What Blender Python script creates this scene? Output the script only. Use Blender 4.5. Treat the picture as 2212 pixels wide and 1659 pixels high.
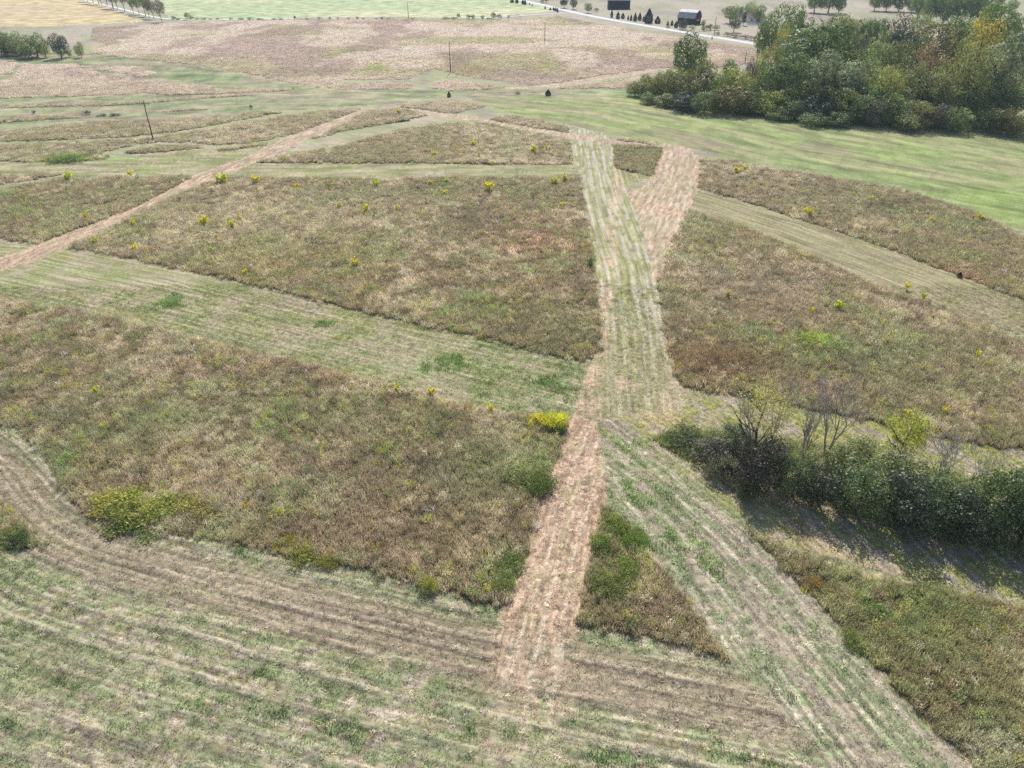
import bpy, math, random
import numpy as np

for o in list(bpy.data.objects):
    bpy.data.objects.remove(o)
SC = bpy.context.scene
COL = SC.collection

# ------------------------------------------------------------------ camera
CAM_H = 55.0
PITCH = math.radians(31.9)
TANH = 0.695                                  # half-width tangent of the drone lens
cam_d = bpy.data.cameras.new('camera')
cam_d.sensor_width = 36.0
cam_d.lens = 18.0 / TANH
cam_d.clip_start = 0.5
cam_d.clip_end = 9000.0
cam = bpy.data.objects.new('camera', cam_d)
COL.objects.link(cam)
cam.location = (0, 0, CAM_H)
cam.rotation_euler = (math.pi / 2 - PITCH, 0, 0)
SC.camera = cam

# ------------------------------------------------------------------ light
SUN_AZ = math.radians(3.0)                    # from +Y towards +X: the sun stands ahead of the camera
SUN_EL = math.radians(45.0)
world = bpy.data.worlds.new('World')
SC.world = world
world.use_nodes = True
wn, wl = world.node_tree.nodes, world.node_tree.links
wn.clear()
sky = wn.new('ShaderNodeTexSky')
sky.sky_type = 'NISHITA'
sky.sun_disc = False
sky.sun_elevation = SUN_EL
sky.sun_rotation = SUN_AZ
sky.altitude = 200
sky.dust_density = 1.6
bg = wn.new('ShaderNodeBackground')
bg.inputs['Strength'].default_value = 0.125
wo = wn.new('ShaderNodeOutputWorld')
wl.new(sky.outputs[0], bg.inputs[0])
wl.new(bg.outputs[0], wo.inputs[0])
sun_d = bpy.data.lights.new('sun', 'SUN')
sun_d.energy = 4.7
sun_d.angle = math.radians(0.53)
sun_d.color = (1.0, 0.965, 0.92)
sun = bpy.data.objects.new('sun', sun_d)
COL.objects.link(sun)
sun.location = (0, 200, 150)
sun.rotation_euler = (math.pi / 2 - SUN_EL, 0, math.pi - SUN_AZ)
SC.view_settings.view_transform = 'Standard'
SC.view_settings.look = 'None'
SC.view_settings.exposure = 0.20
SC.view_settings.gamma = 1.0
SC.view_settings.use_curve_mapping = False
SC.render.engine = 'CYCLES'
SC.cycles.max_bounces = 6
SC.cycles.diffuse_bounces = 2
SC.cycles.transmission_bounces = 3
SC.cycles.transparent_max_bounces = 4
SC.cycles.volume_bounces = 0
SC.cycles.volume_step_rate = 10
SC.cycles.use_denoising = False
SC.cycles.denoiser = 'OPENIMAGEDENOISE'
SC.cycles.denoising_input_passes = 'RGB_ALBEDO_NORMAL'
SC.cycles.denoising_prefilter = 'ACCURATE'
HAZE = 0.00014

# ------------------------------------------------------------------ numbers
F_ = 2212 / 2 / TANH                          # focal length in the units the tables below use (photo 2212 wide)
RNG = np.random.default_rng(11)


def height(x, y):
    x = np.asarray(x, float); y = np.asarray(y, float)
    h = 1.6 * np.exp(-((y - 245) / 55) ** 2) * np.exp(-((x - 20) / 170) ** 2)
    h = h - 1.8 * np.exp(-((y - 345) / 40) ** 2) * np.exp(-((x + 60) / 190) ** 2)
    h = h + 0.35 * np.sin(x / 37 + 1.3) * np.sin(y / 51) + 0.2 * np.sin(x / 17 + y / 23)
    fade = np.clip((y - 20) / 60, 0, 1) * np.clip((900 - y) / 250, 0, 1)
    return h * fade


def ray(px, py):
    a = (np.asarray(px, float) - 1106) / F_
    b = (829.5 - np.asarray(py, float)) / F_
    c, s = math.cos(PITCH), math.sin(PITCH)
    return a, c + b * s, -s + b * c            # direction x, y, z


def gnd(px, py):
    dx, dy, dz = ray(px, py)
    z = 0.0
    for _ in range(6):
        t = (z - CAM_H) / dz
        X, Y = dx * t, dy * t
        z = height(X, Y)
    return X, Y, z


def gpoly(pts):
    p = np.array(pts, float)
    X, Y, _ = gnd(p[:, 0], p[:, 1])
    return np.stack([X, Y], 1)


def at_depth(px, py, Y):
    """the point seen at a photo position, standing Y metres ahead"""
    dx, dy, dz = ray(px, py)
    t = Y / dy
    return float(dx * t), float(CAM_H + dz * t)


def scale_at(Y, z=0.0):
    """metres per table pixel"""
    return (Y * math.cos(PITCH) + (CAM_H - z) * math.sin(PITCH)) / F_


def _hash(ix, iy, seed):
    h = (ix.astype(np.int64) * 374761393 + iy.astype(np.int64) * 668265263 + seed * 974634777) & 0xFFFFFFFF
    h = ((h ^ (h >> 13)) * 1274126177) & 0xFFFFFFFF
    h = h ^ (h >> 16)
    return (h & 0xFFFF) / 65535.0


def vnoise(x, y, seed=0):
    ix, iy = np.floor(x), np.floor(y)
    fx, fy = x - ix, y - iy
    fx = fx * fx * (3 - 2 * fx); fy = fy * fy * (3 - 2 * fy)
    a = _hash(ix, iy, seed); b = _hash(ix + 1, iy, seed)
    c = _hash(ix, iy + 1, seed); d = _hash(ix + 1, iy + 1, seed)
    return (a * (1 - fx) + b * fx) * (1 - fy) + (c * (1 - fx) + d * fx) * fy


def fbm(x, y, seed=0, octv=4):
    s, a, n = 0.0, 1.0, 0.0
    for k in range(octv):
        s = s + a * vnoise(x * 2 ** k + 17.3 * k, y * 2 ** k + 9.1 * k, seed + k)
        n += a; a *= 0.55
    return s / n


def sstep(a, b, x):
    t = np.clip((x - a) / (b - a), 0, 1)
    return t * t * (3 - 2 * t)


def inside(poly, x, y):
    r = np.zeros(x.shape, bool)
    m = (x > poly[:, 0].min()) & (x < poly[:, 0].max()) & (y > poly[:, 1].min()) & (y < poly[:, 1].max())
    if not m.any():
        return r
    xs, ys = x[m], y[m]
    c = np.zeros(xs.shape, bool)
    j = len(poly) - 1
    for i in range(len(poly)):
        xi, yi = poly[i]; xj, yj = poly[j]
        if yi != yj:
            c ^= ((yi > ys) != (yj > ys)) & (xs < (xj - xi) * (ys - yi) / (yj - yi) + xi)
        j = i
    r[m] = c
    return r


def along(line, x, y):
    """signed distance to a polyline and the distance run along it"""
    best = np.full(x.shape, 1e9); sgn = np.ones(x.shape); tt = np.zeros(x.shape)
    run = 0.0
    for i in range(len(line) - 1):
        ax, ay = line[i]; bx, by = line[i + 1]
        ux, uy = bx - ax, by - ay
        L = math.hypot(ux, uy) or 1e-6
        ux /= L; uy /= L
        lo = -1e9 if i == 0 else 0.0
        hi = 1e9 if i == len(line) - 2 else L
        q = np.clip((x - ax) * ux + (y - ay) * uy, lo, hi)
        ex, ey = x - ax - q * ux, y - ay - q * uy
        d = np.hypot(ex, ey)
        m = d < best
        best[m] = d[m]
        sgn[m] = np.sign(ux * ey - uy * ex)[m]
        tt[m] = (run + q)[m]
        run += L
    return best * sgn, tt


def S(r, g, b, k=1.0):
    c = np.array([r, g, b], float) / 255
    c = np.where(c <= 0.04045, c / 12.92, ((c + 0.055) / 1.055) ** 2.4)
    return c * k


def mix(a, b, t):
    t = np.asarray(t)[..., None]
    return a * (1 - t) + b * t


# ------------------------------------------------------------------ materials
def new_mat(name):
    m = bpy.data.materials.new(name)
    m.use_nodes = True
    m.node_tree.nodes.clear()
    return m, m.node_tree.nodes, m.node_tree.links


def ground_material():
    m, n, l = new_mat('field_ground')
    out = n.new('ShaderNodeOutputMaterial')
    at = n.new('ShaderNodeAttribute'); at.attribute_name = 'tint'
    geo = n.new('ShaderNodeNewGeometry')
    n1 = n.new('ShaderNodeTexNoise'); n1.inputs['Scale'].default_value = 3.2; n1.inputs['Detail'].default_value = 6; n1.inputs['Roughness'].default_value = 0.72
    l.new(geo.outputs['Position'], n1.inputs['Vector'])
    mr = n.new('ShaderNodeMapRange')
    mr.inputs['From Min'].default_value = 0.3; mr.inputs['From Max'].default_value = 0.7
    mr.inputs['To Min'].default_value = 0.58; mr.inputs['To Max'].default_value = 1.40
    l.new(n1.outputs['Fac'], mr.inputs['Value'])
    sw = n.new('ShaderNodeAttribute'); sw.attribute_name = 'swath'
    n3 = n.new('ShaderNodeTexNoise'); n3.inputs['Scale'].default_value = 1.0; n3.inputs['Detail'].default_value = 3; n3.inputs['Roughness'].default_value = 0.6
    l.new(sw.outputs['Vector'], n3.inputs['Vector'])
    m3 = n.new('ShaderNodeMapRange')
    m3.inputs['From Min'].default_value = 0.32; m3.inputs['From Max'].default_value = 0.68
    m3.inputs['To Min'].default_value = 0.66; m3.inputs['To Max'].default_value = 1.38
    l.new(n3.outputs['Fac'], m3.inputs['Value'])
    mm = n.new('ShaderNodeMath'); mm.operation = 'MULTIPLY'
    l.new(mr.outputs[0], mm.inputs[0]); l.new(m3.outputs[0], mm.inputs[1])
    mx = n.new('ShaderNodeVectorMath'); mx.operation = 'SCALE'
    l.new(at.outputs['Color'], mx.inputs[0]); l.new(mm.outputs[0], mx.inputs['Scale'])
    bs = n.new('ShaderNodeBsdfPrincipled')
    bs.inputs['Roughness'].default_value = 0.95
    bs.inputs['Specular IOR Level'].default_value = 0.12
    l.new(mx.outputs[0], bs.inputs['Base Color'])
    n2 = n.new('ShaderNodeTexNoise'); n2.inputs['Scale'].default_value = 5.0; n2.inputs['Detail'].default_value = 5
    l.new(geo.outputs['Position'], n2.inputs['Vector'])
    bp = n.new('ShaderNodeBump'); bp.inputs['Strength'].default_value = 0.22; bp.inputs['Distance'].default_value = 0.04
    l.new(n2.outputs['Fac'], bp.inputs['Height'])
    l.new(bp.outputs[0], bs.inputs['Normal'])
    l.new(bs.outputs[0], out.inputs[0])
    return m


def grass_material(name='grass_blades', trans=0.42):
    """blades: the tint of the clump times a variation held by each blade"""
    m, n, l = new_mat(name)
    out = n.new('ShaderNodeOutputMaterial')
    at = n.new('ShaderNodeAttribute'); at.attribute_type = 'INSTANCER'; at.attribute_name = 'tint'
    bv = n.new('ShaderNodeAttribute'); bv.attribute_name = 'blade'
    mx = n.new('ShaderNodeVectorMath'); mx.operation = 'MULTIPLY'
    l.new(at.outputs['Color'], mx.inputs[0]); l.new(bv.outputs['Color'], mx.inputs[1])
    df = n.new('ShaderNodeBsdfDiffuse'); tr = n.new('ShaderNodeBsdfTranslucent')
    l.new(mx.outputs[0], df.inputs[0]); l.new(mx.outputs[0], tr.inputs[0])
    ms = n.new('ShaderNodeMixShader'); ms.inputs[0].default_value = trans
    l.new(df.outputs[0], ms.inputs[1]); l.new(tr.outputs[0], ms.inputs[2])
    l.new(ms.outputs[0], out.inputs[0])
    return m


def leaf_material(name, trans=0.38, gloss=0.06):
    """leaves: the object's own colour times a variation held by each leaf"""
    m, n, l = new_mat(name)
    out = n.new('ShaderNodeOutputMaterial')
    oi = n.new('ShaderNodeObjectInfo')
    bv = n.new('ShaderNodeAttribute'); bv.attribute_name = 'blade'
    mx = n.new('ShaderNodeVectorMath'); mx.operation = 'MULTIPLY'
    l.new(oi.outputs['Color'], mx.inputs[0]); l.new(bv.outputs['Color'], mx.inputs[1])
    df = n.new('ShaderNodeBsdfDiffuse'); tr = n.new('ShaderNodeBsdfTranslucent')
    gl = n.new('ShaderNodeBsdfGlossy'); gl.inputs['Roughness'].default_value = 0.5
    l.new(mx.outputs[0], df.inputs[0]); l.new(mx.outputs[0], tr.inputs[0])
    ms = n.new('ShaderNodeMixShader'); ms.inputs[0].default_value = trans
    l.new(df.outputs[0], ms.inputs[1]); l.new(tr.outputs[0], ms.inputs[2])
    m2 = n.new('ShaderNodeMixShader'); m2.inputs[0].default_value = gloss
    l.new(ms.outputs[0], m2.inputs[1]); l.new(gl.outputs[0], m2.inputs[2])
    l.new(m2.outputs[0], out.inputs[0])
    return m


def plain_material(name, col, rough=0.85, scale=3.0, amp=0.25, metal=0.0, stretch=(1, 1, 1), use_obj=False):
    m, n, l = new_mat(name)
    out = n.new('ShaderNodeOutputMaterial')
    tc = n.new('ShaderNodeTexCoord')
    mp = n.new('ShaderNodeMapping'); mp.inputs['Scale'].default_value = stretch
    l.new(tc.outputs['Object'], mp.inputs[0])
    nz = n.new('ShaderNodeTexNoise'); nz.inputs['Scale'].default_value = scale; nz.inputs['Detail'].default_value = 5
    l.new(mp.outputs[0], nz.inputs['Vector'])
    mr = n.new('ShaderNodeMapRange')
    mr.inputs['From Min'].default_value = 0.25; mr.inputs['From Max'].default_value = 0.75
    mr.inputs['To Min'].default_value = 1 - amp; mr.inputs['To Max'].default_value = 1 + amp
    l.new(nz.outputs['Fac'], mr.inputs['Value'])
    vm = n.new('ShaderNodeVectorMath'); vm.operation = 'SCALE'
    if use_obj:
        oi = n.new('ShaderNodeObjectInfo'); l.new(oi.outputs['Color'], vm.inputs[0])
    else:
        vm.inputs[0].default_value = tuple(col[:3])
    l.new(mr.outputs[0], vm.inputs['Scale'])
    bs = n.new('ShaderNodeBsdfPrincipled')
    bs.inputs['Roughness'].default_value = rough; bs.inputs['Metallic'].default_value = metal
    bs.inputs['Specular IOR Level'].default_value = 0.25
    l.new(vm.outputs[0], bs.inputs['Base Color'])
    bp = n.new('ShaderNodeBump'); bp.inputs['Strength'].default_value = 0.3; bp.inputs['Distance'].default_value = 0.02
    l.new(nz.outputs['Fac'], bp.inputs['Height']); l.new(bp.outputs[0], bs.inputs['Normal'])
    l.new(bs.outputs[0], out.inputs[0])
    return m


M_GROUND = ground_material()
M_GRASS = grass_material()
M_STUBBLE = grass_material('cut_grass_blades', 0.25)
M_LEAF = leaf_material('tree_leaves', 0.40, 0.05)
M_WEED = leaf_material('weed_leaves', 0.48, 0.02)
M_BARK = plain_material('bark', (0.10, 0.085, 0.07), 0.9, 4.0, 0.35, stretch=(1, 1, 0.2))
M_DEAD = plain_material('bare_grey_wood', (0.46, 0.40, 0.335), 0.85, 5.0, 0.3)
M_POLE = plain_material('weathered_pole', (0.13, 0.10, 0.08), 0.85, 6.0, 0.3, stretch=(1, 1, 0.1))
M_ROAD = plain_material('pale_asphalt', (0.52, 0.53, 0.54), 0.75, 0.6, 0.06)
M_LANE = plain_material('pale_gravel', (0.62, 0.61, 0.57), 0.9, 1.0, 0.12)
M_BLACKWOOD = plain_material('black_barn_boards', (0.022, 0.024, 0.03), 0.7, 2.0, 0.35, stretch=(4, 4, 0.15))
M_REDWOOD = plain_material('dark_red_barn_boards', (0.085, 0.045, 0.042), 0.85, 2.0, 0.4, stretch=(4, 4, 0.15))
M_METAL = plain_material('bare_metal_roofing', (0.46, 0.44, 0.43), 0.6, 0.9, 0.35, metal=0.0, stretch=(0.4, 3, 0.4))
M_DARK = plain_material('dark_interior', (0.012, 0.012, 0.014), 0.9)
M_WHITE = plain_material('white_paint', (0.78, 0.78, 0.76), 0.6, 2.0, 0.08)
M_TILE = plain_material('brown_shingle', (0.22, 0.13, 0.09), 0.85, 3.0, 0.25)
M_CERAMIC = plain_material('insulator_ceramic', (0.25, 0.26, 0.27), 0.35)


# ------------------------------------------------------------------ mesh helpers
def mesh_np(name, V, quads=None, tris=None, mat=None, colors=None, cname='tint', smooth=False, face_colors=None):
    me = bpy.data.meshes.new(name)
    V = np.asarray(V, np.float32)
    idx, tot = [], []
    if quads is not None and len(quads):
        q = np.asarray(quads, np.int32); idx.append(q.ravel()); tot.append(np.full(len(q), 4, np.int32))
    if tris is not None and len(tris):
        t = np.asarray(tris, np.int32); idx.append(t.ravel()); tot.append(np.full(len(t), 3, np.int32))
    idx = np.concatenate(idx); tot = np.concatenate(tot)
    start = np.concatenate([[0], np.cumsum(tot)[:-1]]).astype(np.int32)
    me.vertices.add(len(V)); me.vertices.foreach_set('co', V.ravel())
    me.loops.add(len(idx)); me.loops.foreach_set('vertex_index', idx)
    me.polygons.add(len(tot)); me.polygons.foreach_set('loop_start', start)
    me.polygons.foreach_set('loop_total', tot)
    if smooth:
        me.polygons.foreach_set('use_smooth', np.ones(len(tot), bool))
    me.update(calc_edges=True)
    if colors is not None:
        a = me.attributes.new(cname, 'FLOAT_COLOR', 'POINT')
        c = np.ones((len(V), 4), np.float32); c[:, :3] = colors
        a.data.foreach_set('color', c.ravel())
    if face_colors is not None:
        a = me.attributes.new(cname, 'FLOAT_COLOR', 'FACE')
        c = np.ones((len(tot), 4), np.float32); c[:, :3] = face_colors
        a.data.foreach_set('color', c.ravel())
    if mat:
        me.materials.append(mat)
    return me


def link(name, me, parent=None, loc=None):
    o = bpy.data.objects.new(name, me)
    COL.objects.link(o)
    if parent is not None:
        o.parent = parent
    if loc is not None:
        o.location = loc
    return o


def tag(o, label=None, cat=None, group=None, kind=None):
    if label: o['label'] = label
    if cat: o['category'] = cat
    if group: o['group'] = group
    if kind: o['kind'] = kind
    return o


class Tubes:
    def __init__(self):
        self.V, self.Q = [], []

    def add(self, pts, radii, sides=6, cap=True):
        pts = np.asarray(pts, float)
        base = len(self.V)
        up = None
        for i, p in enumerate(pts):
            d = pts[min(i + 1, len(pts) - 1)] - pts[max(i - 1, 0)]
            d = d / (np.linalg.norm(d) + 1e-9)
            a = np.array([1.0, 0, 0]) if abs(d[0]) < 0.8 else np.array([0, 1.0, 0])
            u = np.cross(d, a); u /= np.linalg.norm(u)
            v = np.cross(d, u)
            for k in range(sides):
                t = 2 * math.pi * k / sides
                self.V.append(p + radii[i] * (math.cos(t) * u + math.sin(t) * v))
        for i in range(len(pts) - 1):
            for k in range(sides):
                a = base + i * sides + k; b = base + i * sides + (k + 1) % sides
                self.Q.append((a, a + sides, b + sides, b))

    def mesh(self, name, mat):
        return mesh_np(name, np.array(self.V), quads=np.array(self.Q), mat=mat, smooth=True)


def boxes(name, lst, mat):
    """list of (x0,x1,y0,y1,z0,z1)"""
    V, Q = [], []
    for (x0, x1, y0, y1, z0, z1) in lst:
        b = len(V)
        V += [(x0, y0, z0), (x1, y0, z0), (x1, y1, z0), (x0, y1, z0), (x0, y0, z1), (x1, y0, z1), (x1, y1, z1), (x0, y1, z1)]
        for f in ((0, 3, 2, 1), (4, 5, 6, 7), (0, 1, 5, 4), (1, 2, 6, 5), (2, 3, 7, 6), (3, 0, 4, 7)):
            Q.append([b + k for k in f])
    return mesh_np(name, np.array(V), quads=np.array(Q), mat=mat)


def prism(name, prof, x0, x1, mat):
    """profile in (y,z) run along x, closed"""
    n = len(prof)
    V = [(x0, y, z) for y, z in prof] + [(x1, y, z) for y, z in prof]
    me = bpy.data.meshes.new(name)
    faces = [[i, (i + 1) % n, n + (i + 1) % n, n + i] for i in range(n)]
    faces += [list(range(n))[::-1], list(range(n, 2 * n))]
    me.from_pydata(V, [], faces)
    me.materials.append(mat)
    return me


# ------------------------------------------------------------------ fields: outlines read off the photograph (2212 wide)
TALL = {
    'centre': [(147, 535), (210, 500), (300, 452), (390, 412), (480, 378), (560, 377), (800, 380), (1100, 377), (1252, 378), (1258, 420), (1272, 500), (1283, 580), (1291, 660), (1296, 730), (1283, 768), (1262, 783), (1180, 765), (1000, 722), (800, 678), (600, 628), (400, 583), (250, 552)],
    'left': [(-60, 408), (0, 404), (60, 392), (150, 378), (330, 376), (414, 380), (300, 443), (190, 487), (82, 526), (0, 516), (-60, 512)],
    'left_wedge': [(-60, 378), (0, 374), (90, 372), (148, 374), (70, 388), (0, 398), (-60, 404)],
    'upper_rows': [(-60, 314), (0, 310), (143, 304), (287, 297), (397, 284), (500, 266), (617, 247), (690, 238), (778, 232), (775, 238), (737, 252), (633, 290), (550, 307), (467, 313), (417, 307), (350, 306), (300, 311), (240, 324), (215, 330), (230, 343), (143, 350), (0, 349), (-60, 350)],
    'islet': [(270, 328), (333, 313), (393, 310), (430, 312), (445, 319), (350, 328), (283, 333)],
    'islet_two': [(466, 322), (517, 310), (577, 306), (580, 313), (520, 321), (473, 326)],
    'upper_band': [(-60, 284), (0, 280), (100, 270), (233, 258), (333, 256), (457, 248), (612, 236), (610, 243), (500, 263), (393, 282), (283, 295), (140, 302), (0, 306), (-60, 307)],
    'strip_low': [(-60, 258), (0, 255), (100, 248), (168, 248), (170, 255), (83, 260), (0, 266), (-60, 268)],
    'strip_high': [(347, 239), (400, 232), (453, 231), (460, 236), (383, 240), (350, 243)],
    'valley_left': [(-60, 178), (15, 170), (36, 150), (55, 134), (90, 137), (160, 134), (174, 145), (233, 157), (300, 168), (334, 171), (410, 178), (460, 186), (457, 196), (300, 202), (150, 209), (0, 213), (-60, 215)],
    'valley_islet': [(172, 145), (193, 139), (283, 140), (330, 155), (326, 162), (300, 167), (260, 158), (207, 150)],
    'valley_corner': [(-60, 128), (0, 129), (36, 133), (40, 142), (18, 160), (-60, 172)],
    'far': [(200, 58), (440, 45), (700, 42), (1040, 43), (1150, 37), (1195, 31), (1300, 51), (1450, 76), (1640, 104), (1640, 135), (1530, 148), (1415, 147), (1300, 162), (1200, 179), (1135, 186), (1090, 176), (1040, 170), (985, 161), (955, 152), (930, 150), (895, 164), (880, 172), (740, 172), (690, 189), (640, 181), (560, 164), (460, 146), (340, 131), (250, 122), (215, 118), (195, 112), (230, 95), (200, 85)],
    'valley_row': [(-60, 226), (0, 224), (120, 222), (250, 221), (330, 214), (440, 206), (560, 200), (560, 205), (440, 213), (330, 222), (230, 229), (100, 231), (0, 234), (-60, 235)],
    'valley_row_two': [(330, 200), (450, 196), (560, 190), (640, 193), (600, 198), (470, 203), (360, 206)],
    'far_low': [(700, 187), (740, 180), (820, 177), (888, 176), (885, 193), (800, 194), (720, 193)],
    'pole_islet': [(928, 189), (943, 174), (985, 166), (1037, 181), (1088, 189), (1037, 195), (960, 196)],
    'far_right': [(1197, 192), (1270, 181), (1355, 168), (1400, 165), (1400, 190), (1303, 191)],
    'ridge_left': [(655, 302), (697, 287), (737, 266), (797, 237), (850, 232), (897, 236), (926, 248), (877, 261), (820, 270), (737, 284), (700, 294)],
    'ridge_top': [(860, 231), (910, 220), (970, 215), (1037, 223), (1050, 231), (1023, 235), (985, 245), (955, 243), (910, 236)],
    'ridge_right': [(1057, 257), (1097, 245), (1153, 253), (1230, 273), (1227, 287), (1170, 277), (1103, 267)],
    'upper_centre': [(548, 351), (620, 330), (700, 318), (790, 295), (860, 278), (950, 264), (1040, 260), (1103, 274), (1227, 297), (1238, 355), (1070, 355), (900, 353), (737, 352)],
    'square': [(1327, 307), (1430, 313), (1408, 380), (1370, 372), (1330, 363)],
    'square_strip': [(1333, 302), (1347, 295), (1432, 306), (1430, 312)],
    'upper_right': [(1508, 406), (1517, 341), (1563, 338), (1671, 356), (1796, 378), (1957, 406), (2100, 449), (2172, 485), (2212, 508), (2290, 550), (2290, 690), (2212, 648), (2064, 592), (1885, 526), (1742, 478), (1600, 433)],
    'right': [(1488, 449), (1560, 468), (1635, 494), (1724, 530), (1800, 565), (1885, 605), (2029, 655), (2136, 700), (2212, 733), (2290, 770), (2290, 990), (2212, 972), (2100, 956), (2006, 939), (1900, 914), (1835, 902), (1770, 888), (1720, 876), (1640, 862), (1545, 848), (1467, 833), (1458, 790), (1440, 735), (1424, 650), (1424, 600), (1450, 530)],
    'lower_left': [(-70, 632), (0, 637), (150, 660), (300, 690), (420, 722), (600, 762), (800, 812), (950, 847), (1100, 884), (1228, 905), (1228, 920), (1213, 955), (1188, 1020), (1163, 1090), (1143, 1150), (1133, 1205), (1108, 1272), (1083, 1318), (1000, 1292), (850, 1244), (700, 1218), (600, 1198), (500, 1170), (400, 1160), (300, 1142), (230, 1122), (175, 1098), (145, 1062), (110, 1012), (80, 962), (40, 930), (0, 915), (-70, 905)],
    'left_corner': [(-70, 1065), (0, 1077), (25, 1112), (54, 1140), (104, 1184), (60, 1184), (0, 1178), (-70, 1172)],
    'triangle': [(1310, 1075), (1338, 1100), (1400, 1175), (1470, 1272), (1530, 1352), (1578, 1428), (1500, 1404), (1400, 1378), (1250, 1352), (1256, 1300), (1276, 1200), (1300, 1110)],
    'lower_right': [(1605, 1138), (1680, 1162), (1751, 1194), (1817, 1222), (1900, 1236), (1980, 1250), (2110, 1279), (2212, 1300), (2330, 1330), (2420, 1760), (2200, 1760), (2104, 1659), (2013, 1575), (1948, 1510), (1866, 1413), (1769, 1305), (1687, 1222), (1640, 1170)],
    'hedge': [(1405, 950), (1440, 925), (1500, 916), (1560, 925), (1640, 930), (1760, 945), (1900, 975), (2060, 1010), (2212, 1030), (2290, 1050), (2290, 1215), (2212, 1195), (2050, 1170), (1900, 1130), (1760, 1085), (1660, 1050), (1560, 1015), (1470, 985)],
}
TALL_LABEL = {
    'centre': 'big field of tall brown grass left of the central striped track',
    'left': 'tall tan grass left of the diagonal hay path',
    'left_wedge': 'thin wedge of tall grass above the field at the left edge',
    'upper_rows': 'long row of tall grass in which the nearest utility pole stands',
    'islet': 'small lens-shaped islet of tall grass just below the left pole',
    'islet_two': 'narrow islet of tall grass against the upper end of the diagonal hay path',
    'upper_band': 'long band of tall grass just behind the left pole',
    'strip_low': 'short strip of tall grass in the green valley at the left edge',
    'strip_high': 'short tuft strip of tall grass in the green valley behind the pole',
    'valley_left': 'pale tall grass below the tree clump at the left edge',
    'valley_islet': 'lens of tan grass ringed by green mown ground in the left valley',
    'valley_corner': 'pale tall grass corner directly below the trees at the left edge',
    'far': 'wide pinkish tall-grass field with two poles below the far hedge line',
    'valley_row': 'long low row of rough grass across the green valley on the left',
    'valley_row_two': 'short rough grass row below the pale valley field',
    'far_low': 'low strip of rough grass below the far pinkish field',
    'pole_islet': 'tapering islet of rough grass at the foot of the middle pole',
    'far_right': 'dark-edged grass strip below the far curved hay path',
    'ridge_left': 'tall grass wedge on the ridge right of the diagonal hay path',
    'ridge_top': 'topmost islet of tall grass on the green ridge',
    'ridge_right': 'narrow islet of tall grass above the thin reddish path on the ridge',
    'upper_centre': 'tan tall-grass field above the big central one',
    'square': 'small square patch of olive grass between two tracks',
    'square_strip': 'thin strip of grass above the small square patch',
    'upper_right': 'long tall-grass field below the bright green meadow',
    'right': 'big dark brown tall-grass field right of the central track',
    'lower_left': 'big olive and brown tall-grass field left of the reddish hay path',
    'left_corner': 'small clump of tall grass in a swath bend at the left edge',
    'triangle': 'triangular patch of tall grass right of the reddish hay path',
    'lower_right': 'tall green and brown weeds in the lower right corner',
    'hedge': 'rough weeds around the foot of the near hedge',
}


def tall_poly(pts, hgt=0.8):
    p = np.array(pts, float)
    area = 0.5 * np.sum(p[:, 0] * np.roll(p[:, 1], -1) - np.roll(p[:, 0], -1) * p[:, 1])
    e = np.roll(p, -1, 0) - p
    L = np.linalg.norm(e, axis=1)[:, None] + 1e-6
    nrm = np.stack([e[:, 1], -e[:, 0]], 1) / L * np.sign(area)     # outward in the photo
    nv = nrm + np.roll(nrm, 1, 0); nv /= np.linalg.norm(nv, axis=1)[:, None] + 1e-6
    up = np.clip(-nv[:, 1] * 1.6, 0, 1)                            # edges turned away from the lens show the tops of the grass
    dx, dy, dz = ray(p[:, 0], p[:, 1])
    X, Y, z = gnd(p[:, 0], p[:, 1])
    t = (z + hgt * up - CAM_H) / dz
    return np.stack([dx * t, dy * t], 1)



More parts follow.
